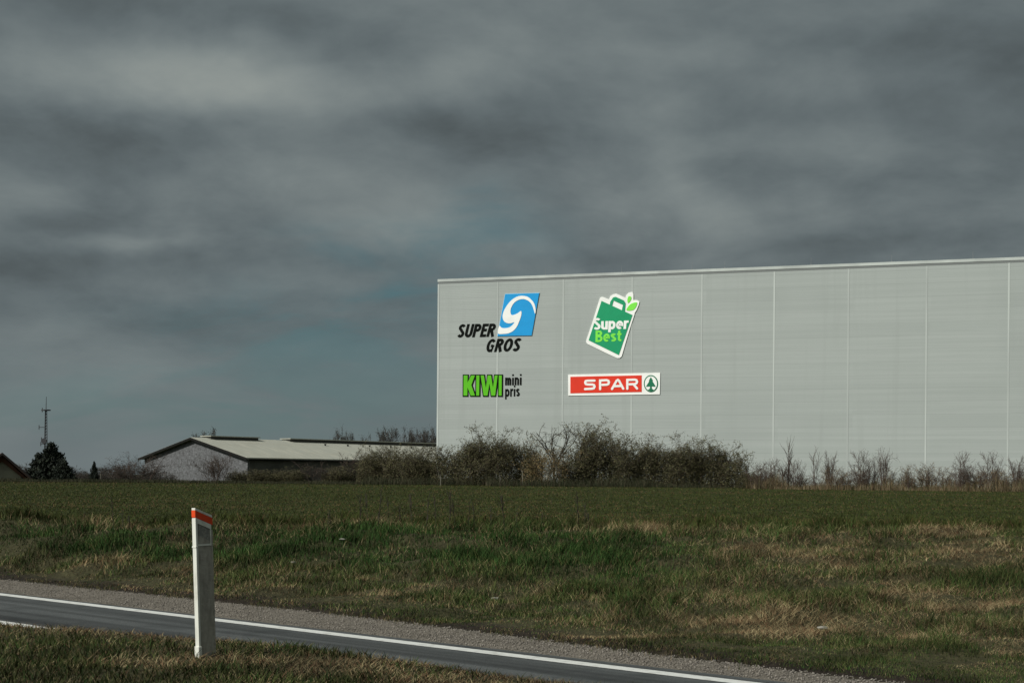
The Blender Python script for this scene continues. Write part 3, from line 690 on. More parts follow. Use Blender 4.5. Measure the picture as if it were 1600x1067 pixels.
# ------------------------------------------------------------------ barn
def barn():
    base = at(387, 713, 150); ax = Vector((0.65, 0.76, 0)).normalized(); ga = Vector((-ax.y, ax.x, 0))
    eave = base.z
    c0 = Vector((base.x, base.y, 0))
    # gable width from the left eave's direction
    a228 = ray(226, 713)[0]; Wd = (c0.x - a228*c0.y)/(a228*ga.y - ga.x)
    mid = c0 + ga*(Wd/2); ridge = EYE + ray(305, 683)[1]*mid.y
    zb = gz(c0.x, c0.y)
    root = empty('barn', (c0.x, c0.y, zb), 0); root.rotation_euler = (0, 0, math.atan2(ax.y, ax.x))
    tag(root, 'long low barn with grey brick gable, cream sheet roof and dark side wall', 'barn')
    E = eave-zb-0.15; H = ridge-zb-0.15; L = 62.0
    brick = mat('grey brick', (0.085, 0.088, 0.090), 0.9, vary=[((1,1,1.6), 4.5, (0.150, 0.155, 0.160), 0.46, 0.66, 6), ((1,1,1), 2.6, (0.05, 0.05, 0.05), 0.52, 0.68, 6)])
    dark = mat('dark weathered wall', (0.085, 0.085, 0.075), 0.9, vary=[((0.6,1,1), 1.0, (0.05, 0.05, 0.045), 0.45, 0.7, 4)])
    sheet = mat('cream roof sheet', (0.325, 0.330, 0.280), 0.75, vary=[((0.25,1,1), 1.2, (0.31, 0.305, 0.25), 0.45, 0.72, 5), ((2,0.3,1), 1.0, (0.42, 0.41, 0.34), 0.5, 0.75, 4)], bump=(6, 0.3, 0.05, (4, 0.3, 1)))
    for xx0, xx1 in ((0, 0.3), (L-0.3, L)):
        b = MB()
        P = [(0, -0.6), (Wd, -0.6), (Wd, E), (Wd/2, H), (0, E)]
        A = [(xx0, p[0], p[1]) for p in P]; B = [(xx1, p[0], p[1]) for p in P]
        b.poly(A[::-1]); b.poly(B)
        for i in range(5): b.poly([A[i], A[(i+1) % 5], B[(i+1) % 5], B[i]])
        b.build('gable_wall', brick, root)
    b = MB(); b.box(0.3, 0.004, -0.6, L-0.3, 0.3, E-0.01); b.box(0.3, Wd-0.3, -0.6, L-0.3, Wd-0.004, E-0.01); b.build('side_wall', dark, root)
    sl = (H-E)/(Wd/2)
    for sgn in (0, 1):
        b = MB()
        y0 = -0.5 if sgn == 0 else Wd+0.5; z0 = E-0.5*sl+0.02; ym = Wd/2; zm = H+0.02
        P = [(y0, z0), (ym, zm), (ym, zm+0.16), (y0, z0+0.16)]
        A = [(-0.5, *p) for p in P]; B = [(L+0.3, *p) for p in P]
        b.poly(A); b.poly(B[::-1])
        for i in range(4): b.poly([A[i], B[i], B[(i+1) % 4], A[(i+1) % 4]])
        b.build('roof', sheet, root)
    fas = mat('dark fascia', (0.012, 0.012, 0.011), 0.9, spec=0.1)
    b = MB()
    for y0 in (-0.5, Wd+0.5):
        z0 = E-0.5*sl
        b.poly([(-0.56, y0, z0-0.10), (-0.56, Wd/2, H-0.10), (-0.56, Wd/2, H+0.15), (-0.56, y0, z0+0.15)])
        b.poly([(-0.503, y0, z0-0.10), (-0.503, Wd/2, H-0.10), (-0.503, Wd/2, H+0.15), (-0.503, y0, z0+0.15)])
        b.poly([(-0.56, y0, z0-0.10), (-0.56, Wd/2, H-0.10), (-0.503, Wd/2, H-0.10), (-0.503, y0, z0-0.10)])
    b.build('fascia', fas, root)
    b = MB(); b.tube((-0.4, -0.58, E-0.5*sl-0.02), (L, -0.58, E-0.5*sl-0.02), 0.09, n=8); b.build('gutter', fas, root)
    # raised ridge vents
    ventm = mat('vent side', (0.045, 0.045, 0.04), 0.8)
    def rx(u):       # metres along the ridge seen at photo column u
        a = ray(u, 686)[0]; return (a*mid.y-mid.x)/(ax.x-a*ax.y)
    for x0, x1 in ((rx(323), rx(397)), (rx(447), L-1)):
        b = MB(); b.box(x0, Wd/2-0.75, H-0.25, x1, Wd/2+0.75, H+0.30); v = b.build('ridge_vent', ventm, root)
        b = MB(); b.box(x0-0.15, Wd/2-0.95, H+0.304, x1+0.15, Wd/2+0.95, H+0.40); b.build('vent_cap', sheet, v)
    for k in range(11):   # small roof fixings
        b = MB(); xk = 17+3.6*k; yk = Wd/2-2.4; zk = H-2.4*sl+0.18
        b.tube((xk, yk, zk-0.05), (xk, yk, zk+0.16), 0.11, 0.09, 8); b.tube((xk, yk, zk+0.16), (xk, yk, zk+0.2), 0.16, 0.16, 8); b.build('roof_vent_pipe', fas, root)
    # dark windows low in the gable and door in the side
    gl = mat('dark window', (0.02, 0.022, 0.024), 0.25)
    return root, ax, ga, c0, Wd
barn_root = barn()

# ------------------------------------------------------------------ house at the far left
def house():
    D = 140.0; ap = at(3, 707, D); ev = at(44, 747, D); x0 = ap.x; zb = -0.6
    root = empty('farmhouse', (x0, D, zb)); root.rotation_euler = (0, 0, R(22))
    tag(root, 'cream house with reddish tiled roof cut off by the left edge of the view', 'house')
    H = ap.z-zb; hw = ev.x-x0; E = max(ev.z-zb, 0.5)
    cream = mat('cream render', (0.27, 0.26, 0.20), 0.9, vary=[((1,1,1), 1.2, (0.21, 0.20, 0.16), 0.45, 0.7, 4)])
    tile = mat('red brown tiles', (0.10, 0.045, 0.028), 0.85, vary=[((1,1,1), 3, (0.05, 0.028, 0.02), 0.45, 0.7, 4)])
    b = MB(); L = 14.0
    for y0, y1 in ((0, 0.3), (L-0.3, L)):
        P = [(-hw*0.93, 0), (hw*0.93, 0), (hw*0.93, E*0.6), (0, H-0.35), (-hw*0.93, E*0.6)]
        A = [(p[0], y0, p[1]) for p in P]; B = [(p[0], y1, p[1]) for p in P]
        b.poly(A); b.poly(B[::-1])
        for i in range(5): b.poly([A[i], B[i], B[(i+1) % 5], A[(i+1) % 5]])
    b.box(-hw*0.93, 0.3, 0, -hw*0.93+0.3, L-0.3, E*0.6); b.box(hw*0.93-0.3, 0.3, 0, hw*0.93, L-0.3, E*0.6)
    b.build('wall', cream, root)
    for s_ in (-1, 1):
        b = MB(); P = [(0, H-0.18), (s_*hw, E-0.05), (s_*hw, E+0.12), (0, H)]
        A = [(p[0], -0.9, p[1]) for p in P]; B = [(p[0], L+0.6, p[1]) for p in P]
        b.poly(A); b.poly(B[::-1])
        for i in range(4): b.poly([A[i], B[i], B[(i+1) % 4], A[(i+1) % 4]])
        b.build('roof', tile, root)
        b = MB(); A = [(0, -0.96, H-0.20), (s_*(hw+0.15), -0.96, E-0.12), (s_*(hw+0.15), -0.96, E+0.14), (0, -0.96, H+0.04)]
        B = [(p[0], -0.904, p[2]) for p in A]; b.poly(A); b.poly(B[::-1])
        for i in range(4): b.poly([A[i], B[i], B[(i+1) % 4], A[(i+1) % 4]])
        b.build('barge_board', mat('dark boards', (0.025, 0.022, 0.02), 0.7), root)
    for s_ in (-1, 1):     # band of hung tiles under the verge
        b = MB(); A = [(0.004*s_, -0.30, H-0.85), (s_*hw*0.90, -0.30, E-0.25), (s_*hw*0.90, -0.30, E+0.0), (0.004*s_, -0.30, H-0.30)]; B = [(p[0], -0.01, p[2]) for p in A]
        b.poly(A); b.poly(B[::-1])
        for i in range(4): b.poly([A[i], B[i], B[(i+1) % 4], A[(i+1) % 4]])
        b.build('verge_tiles', tile, root)
house()

# ------------------------------------------------------------------ radio mast
def mast():
    D = 230.0; base = at(71, 752, D); top = at(75, 619, D); x0 = base.x; zb = -0.8
    root = empty('radio_mast', (x0, D, zb)); tag(root, 'thin dark radio mast with small aerials rising behind the dark conifer', 'mast')
    H = top.z-zb; k = lambda v: at(72, v, D).z-zb
    steel = mat('mast steel', (0.05, 0.052, 0.055), 0.6, metallic=0.3)
    b = MB(); h1 = k(640)
    for a in range(3):
        t = 2*math.pi*a/3
        b.tube((0.36*math.cos(t), 0.36*math.sin(t), 0), (0.15*math.cos(t), 0.15*math.sin(t), h1), 0.06, 0.05, 5)
    n = 26
    for i in range(n):
        z0 = h1*i/n; z1 = h1*(i+1)/n
        r0 = 0.36-0.21*i/n; r1 = 0.36-0.21*(i+1)/n
        for a in range(3):
            t = 2*math.pi*a/3; t2 = 2*math.pi*(a+1)/3
            b.tube((r0*math.cos(t), r0*math.sin(t), z0), (r1*math.cos(t2), r1*math.sin(t2), z1), 0.03, n=4, caps=False)
    b.build('lattice_mast', steel, root)
    b = MB(); b.tube((0, 0, h1-0.3), (0.05, 0, H), 0.08, 0.04, 6); b.build('whip_aerial', steel, root)
    b = MB(); b.tube((0, 0, k(641)), (0, 0, k(640)+0.06), 0.75, 0.75, 10); b.build('platform', steel, root)
    for v, L in ((667, 1.1), (686, 0.7), (693, 0.8), (640, 0.6)):
        b = MB(); z = k(v); b.tube((0, 0, z), (-L, 0, z), 0.05, 0.05, 6); b.tube((-L, 0, z-0.35), (-L, 0, z+0.35), 0.07, 0.07, 6)
        for q in range(3): b.tube((-L*(0.4+0.25*q), -0.25, z), (-L*(0.4+0.25*q), 0.25, z), 0.03, 0.03, 4)
        b.build('side_aerial', steel, root)
    b = MB(); b.tube((-0.15, -0.5, k(686)-0.25), (-0.15, -0.15, k(686)-0.25), 0.45, 0.4, 14); b.build('dish_aerial', steel, root)
mast()

# ------------------------------------------------------------------ plants
def seg_mesh(name, segs, m, n=3):
    S = np.array(segs, float)               # p0(3) p1(3) r0 r1
    P0 = S[:, 0:3]; P1 = S[:, 3:6]; d = P1-P0; d /= np.linalg.norm(d, axis=1, keepdims=True)+1e-9
    ref = np.where(np.abs(d[:, 2:3]) < 0.9, np.array([[0, 0, 1.0]]), np.array([[1.0, 0, 0]]))
    a = np.cross(d, ref); a /= np.linalg.norm(a, axis=1, keepdims=True); b = np.cross(d, a)
    V = np.zeros((len(S), 2*n, 3))
    for k in range(n):
        t = 2*math.pi*k/n; o = a*math.cos(t)+b*math.sin(t)
        V[:, k] = P0+o*S[:, 6:7]; V[:, n+k] = P1+o*S[:, 7:8]
    F_ = np.array([(k, (k+1) % n, n+(k+1) % n, n+k) for k in range(n)])
    Fa = F_[None]+(np.arange(len(S))*2*n)[:, None, None]
    me = np_mesh(name, V.reshape(-1, 3), Fa.reshape(-1, 4)); me.materials.append(m); return me
def leaf_mesh(name, P, size, cols, m):
    P = np.array(P, float); n = len(P); sz = size*rng.uniform(0.5, 1.4, (n, 1))
    d = rng.normal(size=(n, 3)); d /= np.linalg.norm(d, axis=1, keepdims=True); e = np.cross(d, rng.normal(size=(n, 3))); e /= np.linalg.norm(e, axis=1, keepdims=True)
    V = np.stack([P-d*sz, P+e*sz*0.45, P+d*sz, P-e*sz*0.45], 1); Fq = np.arange(n*4).reshape(n, 4)
    ci = rng.integers(0, len(cols), n); c = np.array(cols)[ci]*rng.uniform(0.6, 1.4, (n, 1))
    me = np_mesh(name, V.reshape(-1, 3), Fq, np.repeat(c, 4, 0)); me.materials.append(m); return me
def grow(rnd, segs, tips, p, d, length, r, level, maxl, wob=0.25, up=0.12, kids=(3, 5), spread=0.6, ratio=0.55, steps=4):
    q = p.copy(); dd = d.copy(); st = length/steps; rr = r
    pts = [q.copy()]
    for i in range(steps):
        dd = (dd+Vector((rnd.gauss(0, wob), rnd.gauss(0, wob), rnd.gauss(0, wob)+up))*0.5).normalized()
        nq = q+dd*st; r2 = max(r*(1-(i+1)/steps*0.6), 0.006)
        segs.append((*q, *nq, rr, r2)); q = nq; rr = r2; pts.append(q.copy())
        if level >= maxl-1: tips.append(tuple(q))
    if level < maxl:
        for k in range(rnd.randint(*kids)):
            i = rnd.uniform(0.25, 1.0)*steps; j = min(int(i), steps-1); f = i-j; b = pts[j].lerp(pts[j+1], f)
            ax = Vector((rnd.gauss(0, 1), rnd.gauss(0, 1), rnd.gauss(0, 0.6))).normalized()
            nd = (dd*(1-spread*0.5)+ax*spread).normalized()
            grow(rnd, segs, tips, b, nd, length*ratio*rnd.uniform(0.7, 1.2), max(r*0.5, 0.008), level+1, maxl, wob, up, kids, spread, ratio, max(2, steps-1))
bark = mat('grey brown bark', (0.050, 0.043, 0.034), 0.9, vary=[((1,1,1), 2.0, (0.085, 0.075, 0.055), 0.45, 0.7, 4)])
hbark = mat('hedge twigs', (0.075, 0.064, 0.045), 0.9, vary=[((1,1,1), 2.0, (0.12, 0.105, 0.07), 0.45, 0.7, 4)])
redbark = mat('reddish bark', (0.065, 0.045, 0.036), 0.9, vary=[((1,1,1), 3.0, (0.10, 0.075, 0.055), 0.45, 0.7, 4)])
leafm = attr_mat('leaves', 0.75, None, None, 0.2)
OLIVE = [(0.074, 0.072, 0.032), (0.050, 0.052, 0.025), (0.118, 0.108, 0.052), (0.062, 0.048, 0.031)]
TAN = [(0.24, 0.165, 0.075), (0.14, 0.105, 0.05), (0.10, 0.09, 0.04)]
GREYT = [(0.045, 0.042, 0.034), (0.032, 0.032, 0.028)]
def shrub_data(seed, W=3.4, H=4.4, stems=16, leaves=2, cols=OLIVE, leafsize=0.055, barkm=None, tall=1.0, kids=(4, 6), maxl=3, fill=0):
    barkm = barkm or hbark; rnd = random.Random(seed); segs = []; tips = []
    for k in range(stems):
        a = rnd.uniform(0, 2*math.pi); ro = rnd.uniform(0, W*0.22); p = Vector((ro*math.cos(a), ro*math.sin(a), -0.15))
        out_ = rnd.uniform(0.05, 0.75)*W/H; d = Vector((math.cos(a)*out_, math.sin(a)*out_, 1)).normalized()
        grow(rnd, segs, tips, p, d, H*rnd.uniform(0.55, 0.95)*(1.0-0.25*out_), rnd.uniform(0.016, 0.034), 1, maxl, wob=0.2, up=0.12, kids=kids, spread=0.7, ratio=0.42)
    S = np.array(segs); zmax = np.percentile(S[:, 5], 98.5); S[:, [2, 5]] *= H/zmax; Zc = S[:, [2, 5]]; S[:, [2, 5]] = np.where(Zc > H, H+(Zc-H)*0.5, Zc); rmax = np.percentile(np.abs(S[:, [0, 1, 3, 4]]), 97); S[:, [0, 1, 3, 4]] *= (W/2)/rmax
    T = np.array(tips); T[:, 2] *= H/zmax; T[:, 2] = np.where(T[:, 2] > H, H+(T[:, 2]-H)*0.5, T[:, 2]); T[:, :2] *= (W/2)/rmax
    lp = np.repeat(T, leaves, 0)+rng.normal(scale=0.06, size=(len(T)*leaves, 3)) if leaves else None
    if fill:
        a = rng.uniform(0, 2*math.pi, fill); r = W*0.46*np.sqrt(rng.uniform(0, 1, fill)); z = H*0.95*rng.uniform(0, 1, fill)**1.15*(1-0.42*(r/(W*0.5))**2)*(0.72+0.28*vnoise(3*np.cos(a)*r/W*2+seed, 3*np.sin(a)*r/W*2, seed))
        F2 = np.stack([r*np.cos(a), r*np.sin(a), z], 1); lp = F2 if lp is None else np.concatenate([lp, F2])
    bm_ = seg_mesh('branches', S, barkm); lm = leaf_mesh('foliage', lp, leafsize, cols, leafm) if lp is not None and len(lp) else None
    return bm_, lm
def place(data, name, label, cat, u, depth, sc=(1, 1, 1), rz=0.0, group=None, part=('branches', 'foliage'), z=None, src_u=755):
    x = xat(u, depth, src_u); g = gz(x, depth) if z is None else z
    root = empty(name, (x, depth, g), rz); root.scale = sc; tag(root, label, cat, group)
    for me_, nm in zip(data, part):
        if me_ is not None: link(nm, me_, root)
    return root
PXM = lambda px, d: px/F*d
def top_h(u, v, depth):
    x = xat(u, depth, v); return at(u, v, depth).z - gz(x, depth)

VAR = [shrub_data(100+i, stems=30, leaves=4, leafsize=0.05, kids=(5, 7), fill=17000) for i in range(4)]
TANV = shrub_data(150, stems=18, leaves=3, cols=TAN, leafsize=0.045, fill=7000)
SMALL = [shrub_data(120+i, W=2.6, H=2.6, stems=16, leaves=4, leafsize=0.045, kids=(4, 6), fill=10000) for i in range(2)]
BARE = [shrub_data(140+i, W=3.4, H=3.6, stems=18, leaves=1, cols=GREYT, leafsize=0.04, barkm=redbark, kids=(5, 8), fill=1800) for i in range(2)]
HG = 'bushes in the hedge before the warehouse'
hedge = [  # u centre, v top, width px, kind, depth, label
 (588, 697, 62, 'v0', 121, 'low twiggy bush at the left end of the dark hedge below the barn roof'),
 (622, 700, 46, 's0', 119, 'short dark bush in the hedge just left of the warehouse corner'),
 (655, 699, 56, 'v1', 117, 'dense low bush in the hedge where the barn roof meets the warehouse'),
 (698, 696, 52, 's1', 116, 'low rounded bush in the hedge below the warehouse corner'),
 (741, 671, 64, 'v2', 115, 'tall dark rounded bush under the green block letters'),
 (783, 674, 60, 'v3', 114, 'tall bush with a broad ragged top below the small black words'),
 (826, 683, 44, 's0', 114, 'bush with tan leaves at its foot left of the branching tree'),
 (934, 663, 72, 'v0', 114, 'tall bushy round topped shrub under the long red and white plate'),
 (978, 684, 56, 'v1', 113, 'medium height bush right of the round topped shrub in the hedge'),
 (1022, 683, 66, 'v3', 113, 'flat topped dense bush below the right end of the red plate'),
 (1066, 684, 66, 'v2', 112, 'broad flat topped bush near the right end of the hedge'),
 (1108, 690, 64, 'v0', 112, 'second last dense bush at the right end of the hedge'),
 (1143, 706, 52, 's1', 111, 'sloping bush near the right end of the hedge with twigs over the pale wall'),
 (1169, 733, 40, 's0', 110, 'last and lowest bush, ending the hedge on its right')]
kinds = {'v0': (VAR[0], 3.4, 4.4), 'v1': (VAR[1], 3.4, 4.4), 'v2': (VAR[2], 3.4, 4.4), 'v3': (VAR[3], 3.4, 4.4), 's0': (SMALL[0], 2.6, 2.6), 's1': (SMALL[1], 2.6, 2.6),
         'b0': (BARE[0], 3.4, 3.6), 'b1': (BARE[1], 3.4, 3.6), 't': (TANV, 3.4, 4.4)}
def put(u, v, wpx, kind, depth, label, name='bush', cat='bush', group=None, rz=None):
    dt, W, H = kinds[kind]; h = top_h(u, v, depth); w = PXM(wpx, depth)*1.12
    return place(dt, name, label, cat, u, depth, (w/W, w/W, h/H), random.uniform(0, 6.28) if rz is None else rz, group)
for u, v, w, k, d, lab in hedge: put(u, v, w, k, d, lab, group=HG)
put(852, 690, 76, 't', 112.5, 'bush with faded tan leaves below the branching tree in the hedge', group=HG)
put(902, 700, 60, 's1', 113.5, 'low green brown bush between branching tree and round topped shrub', group=HG)
# the little tree standing out of the hedge with thick crooked boughs
def crooked():
    rnd = random.Random(5); segs = []; tips = []; tr = []
    grow(rnd, tr, [], Vector((0, 0, -0.2)), Vector((0.05, 0, 1)), 2.2, 0.12, 3, 3, wob=0.1, steps=4)
    for k in range(9):
        a = rnd.uniform(0, 6.28); d = Vector((math.cos(a)*0.75, math.sin(a)*0.6, 1)).normalized()
        grow(rnd, segs, tips, Vector((0.05, 0, 1.3+0.1*k)), d, rnd.uniform(2.2, 3.2), 0.06, 1, 3, wob=0.32, up=0.05, kids=(3, 5), spread=0.8, ratio=0.45, steps=5)
    S = np.array(segs); sc = 5.0/S[:, 5].max(); S[:, [2, 5]] *= sc; T = np.array(tips); T[:, 2] *= sc
    return seg_mesh('trunk', np.array(tr), bark, 6), seg_mesh('crown', S, bark, 3), leaf_mesh('foliage', T+rng.normal(scale=0.1, size=T.shape), 0.04, OLIVE, leafm)
ct = crooked(); h = top_h(868, 657, 114)
root = place((ct[0], ct[1], ct[2]), 'small_tree', 'small bare tree with crooked boughs standing above the hedge between bushes', 'tree', 866, 114, (1.0, 1.0, h/5.0), 0.6, part=('trunk', 'crown', 'foliage'))

# bushes near the barn
put(216, 709, 70, 'b0', 128, 'sprawling bare reddish bush left of the brick gable', group='bare bushes by the barn')
put(190, 722, 50, 'b1', 131, 'low bare bush further left of the brick gable beside the conifers', group='bare bushes by the barn')
put(337, 711, 62, 'b1', 128, 'bare twiggy bush in front of the middle of the brick gable', group='bare bushes by the barn')
put(372, 733, 40, 's0', 130, 'small leafy bush at the right corner of the brick gable', group='bare bushes by the barn')
for u, v, w, k, lab in ((415, 733, 56, 's1', 'dark bush against the barn side wall, first right of the corner'),
                        (455, 730, 56, 's0', 'dark bush against the barn side wall, second from the corner'),
                        (495, 722, 54, 'b0', 'twiggy bush showing above the barn eaves midway along its side'),
                        (530, 728, 56, 's1', 'dark bush before the barn side wall left of the hedge end'),
                        (560, 707, 50, 'b1', 'thin bare bush where the barn side meets the hedge')):
    put(u, v, w, k, 127, lab, group='bushes along the barn side')

# saplings and scrub right of the hedge
def sapling_data(seed, W, H, stems, kids=(3, 5), maxl=2, leaves=0, cols=GREYT):
    return shrub_data(seed, W, H, stems, leaves, cols, 0.03, redbark, kids=kids, maxl=maxl)
SAP = [sapling_data(201, 1.0, 4.0, 3, (9, 12), 2), sapling_data(202, 2.0, 3.2, 16, (5, 7), 3), sapling_data(203, 1.4, 3.0, 9, (5, 7), 3), sapling_data(204, 1.6, 2.2, 16, (4, 6), 3, 2, TAN)]
sapdim = [(1.0, 4.0), (2.0, 3.2), (1.4, 3.0), (1.6, 2.2)]
sap = [(1182, 722, 40, 1, 'thin low shrub just right of the hedge end'), (1204, 716, 34, 1, 'bare shrub standing at the third pale joint right of the bag emblem'),
       (1232, 681, 22, 0, 'tallest thin bare sapling right of the hedge'), (1244, 718, 30, 1, 'bare shrub beside the tallest sapling'), (1228, 722, 34, 2, 'low bare shrub at the foot of the tallest sapling'),
       (1272, 697, 18, 0, 'slender single sapling between tallest sapling and twin saplings'), (1297, 705, 22, 2, 'slender leaning sapling left of the broad bare shrub'),
       (1310, 730, 34, 3, 'low scrubby plant with tan twigs below a slender sapling'), (1346, 704, 38, 1, 'broad bare shrub in the middle of the scrub row'),
       (1362, 716, 30, 1, 'bare shrub filling the gap in the middle of the scrub row'), (1380, 700, 26, 2, 'upright bare sapling right of the broad bare shrub'), (1420, 727, 28, 3, 'small tan scrub plant left of the brown scrub clump'),
       (1447, 724, 36, 3, 'brownish scrub clump at the seventh wall joint'), (1500, 706, 32, 1, 'forked bare shrub left of the last joint in view'), (1512, 722, 26, 2, 'short bare shrub beside the forked shrub'),
       (1548, 706, 36, 1, 'bare shrub with spread twigs near the right edge'), (1530, 735, 30, 3, 'low tan scrub between two bare shrubs near the right edge'), (1588, 713, 30, 2, 'bare sapling nearest the right edge'), (1566, 733, 34, 3, 'low brown scrub left of the sapling at the right edge')]
for u, v, w, k, lab in sap:
    d = 108+random.uniform(-2, 2); h = top_h(u, v, d); wm_ = PXM(w, d)
    place(SAP[k], 'sapling' if k in (0, 2) else 'shrub', lab, 'sapling' if k in (0, 2) else 'shrub', u, d, (wm_/sapdim[k][0], wm_/sapdim[k][0], h/sapdim[k][1]), random.uniform(0, 6), 'bare scrub before the pale wall')
for i in range(20):
    u = 1186+22*i+random.uniform(-5, 5); d = 110+random.uniform(-1.5, 1.5); v = 737+random.uniform(-9, 9); h = top_h(u, v, d); w_ = PXM(random.uniform(26, 40), d)
    o = place(SAP[3] if i % 2 else SAP[1], 'brush', 'low brown brush in the continuous scrub belt at the foot of the pale wall', 'brush', u, d, (w_/1.8, w_/1.8, h/(2.2 if i % 2 else 3.2)), random.uniform(0, 6), 'low brown brush along the wall foot')
# tall withered herbs and dry grass along the foot of the wall and the field's edge
n = 30000; x = rng.uniform(18, 48, n); y = rng.uniform(105, 111, n)
cl_ = fbm(x*0.5, y*0.4, 99, 3); K = rng.uniform(0, 1, n)
c = np.where((K < 0.45)[:, None], np.array([[0.15, 0.105, 0.06]]), np.where((K < 0.7)[:, None], np.array([[0.23, 0.19, 0.12]]), np.array([[0.055, 0.06, 0.025]])))*rng.uniform(0.5, 1.3, (n, 1))
tag(blades('dry_grass', x, y, (0.25+2.6*np.clip(cl_-0.22, 0, 1)**1.5)*rng.uniform(0.2, 1.2, n), 0.018, rng.uniform(0.05, 0.45, n), c, grassm), 'tall withered grass and herbs along the far edge of the field below the pale wall', 'grass', kind='stuff')
n = 70000; x = rng.uniform(-52, 18.5, n); y = rng.uniform(113, 121, n); y = np.where(x > -2, y-4, y)
c = np.where((rng.uniform(0, 1, n) < 0.4)[:, None], np.array([[0.055, 0.048, 0.03]]), np.array([[0.030, 0.036, 0.018]]))*rng.uniform(0.5, 1.4, (n, 1))
tag(blades('hedge_undergrowth', x, y, rng.uniform(0.1, 1.0, n)*(0.15+1.1*fbm(x*0.6, y*0.4, 44))*np.where(x < -12, 0.45, 1.1*(1-0.75*smooth((x-13)/5))), 0.022, rng.uniform(0.1, 0.6, n), c, grassm), 'dark undergrowth along the foot of the hedge and barn', 'undergrowth', kind='stuff')

# conifers
def conifer(seed, H, W, layers=26):
    rnd = random.Random(seed); br = []; P = []
    for i in range(layers):
        f = i/(layers-1); z = H*(0.06+0.92*f); R_ = W/2*(1-f)**0.75*(0.9+0.25*math.sin(i*1.7))+0.15
        for k in range(max(5, int(13*(1-f)+5))):
            a = rnd.uniform(0, 6.28); L = R_*rnd.uniform(0.6, 1.18); rise = rnd.uniform(-0.05, 0.3)*L
            p0 = Vector((0, 0, z)); p1 = Vector((L*math.cos(a), L*math.sin(a), z+rise)); br.append((*p0, *p1, 0.035, 0.012))
            m = int(16*L+8)
            for q in range(m):
                t = rnd.uniform(0.25, 1.05)**0.8; s_ = 0.26*(1.15-t*0.6)
                P.append((p1.x*t+rnd.gauss(0, s_), p1.y*t+rnd.gauss(0, s_), z+rise*t*t+rnd.gauss(0, 0.12)))
    trunk = [(0, 0, -0.4, 0, 0, H*0.5, 0.2, 0.12), (0, 0, H*0.5, 0, 0, H*0.98, 0.12, 0.02)]
    b_ = seg_mesh('boughs', br, bark); t_ = seg_mesh('trunk', trunk, bark, 8)
    l_ = leaf_mesh('foliage', P, 0.20, [(0.012, 0.018, 0.011), (0.018, 0.024, 0.014), (0.010, 0.014, 0.010)], leafm)
    return t_, b_, l_
D = 140
PIN = conifer(31, 4.6, 5.2, 24)
for u, v, w, dep, lab in ((80, 692, 62, 141, 'large dark spreading conifer in front of the radio mast'), (60, 708, 40, 143, 'lower dark conifer crowding the left side of the large conifer'),
                     (100, 718, 34, 139, 'small dark conifer at the right foot of the large conifer'), (147, 721, 16, 146, 'small pointed conifer standing alone among bare shrubs')):
    h = top_h(u, v, dep); w_ = PXM(w, dep)
    place(PIN, 'conifer', lab, 'conifer', u, dep, (w_/5.2, w_/5.2, h/4.6), random.uniform(0, 6), 'dark conifers by the mast', part=('trunk', 'boughs', 'foliage'))
# far bare trees
def bare_tree(seed, H=9.0, W=5.0):
    rnd = random.Random(seed); tr = []; segs = []; tips = []
    grow(rnd, tr, [], Vector((0, 0, -0.4)), Vector((0, 0, 1)), H*0.5, 0.16, 3, 3, wob=0.06, steps=4)
    top = Vector(tr[-1][3:6])
    for k in range(9):
        zf = rnd.uniform(0.35, 1); a = rnd.uniform(0, 6.28); p = Vector((top.x*zf, top.y*zf, top.z*zf)); d = Vector((math.cos(a)*0.6, math.sin(a)*0.6, 1)).normalized()
        grow(rnd, segs, tips, p, d, H*0.42, 0.06, 1, 4, wob=0.2, up=0.12, kids=(4, 5), spread=0.6, ratio=0.5, steps=4)
    S = np.array(segs); sc = H/S[:, 5].max(); S[:, [2, 5]] *= sc; rm = np.percentile(np.abs(S[:, [0, 1, 3, 4]]), 98); S[:, [0, 1, 3, 4]] *= (W/2)/rm; S[:, 6:] = np.maximum(S[:, 6:], 0.02)
    T = np.array(tips); T[:, 2] *= sc; T[:, :2] *= (W/2)/rm
    return seg_mesh('trunk', tr, bark, 6), seg_mesh('crown', S, bark, 3), leaf_mesh('foliage', T+rng.normal(scale=0.25, size=T.shape), 0.10, GREYT, leafm)
BT = [bare_tree(300+i) for i in range(3)]
far = [(322, 667, 38, 'far bare tree showing just over the front of the barn ridge'), (306, 676, 24, 'low far tree crown left of the barn ridge tree'),
       (537, 665, 24, 'round bare tree alone above the gap in the barn ridge vents'), (522, 675, 16, 'small bare tree left of the round tree above the barn'), (546, 672, 14, 'small bare tree right of the round tree above the barn'),
       (580, 676, 24, 'leftmost bare tree of the row behind the barn'), (596, 671, 20, 'second bare tree of the row behind the barn'), (610, 664, 26, 'bare tree with a full crown near the middle of the row'), (631, 664, 24, 'full crowned bare tree right of the row middle'),
       (646, 670, 18, 'short bare tree in the row behind the barn'), (660, 668, 24, 'bare tree near the warehouse edge in the row'), (675, 664, 24, 'bare tree partly hidden behind the warehouse corner'), (684, 668, 24, 'last bare tree hidden mostly by the warehouse corner'),
       (26, 735, 34, 'low bluish bare tree between the house and the conifers'), (45, 722, 36, 'pinkish bare tree left of the conifers'), (128, 735, 30, 'low bare tree right of the conifers'), (166, 728, 28, 'bare tree with upright twigs right of the pointed conifer')]
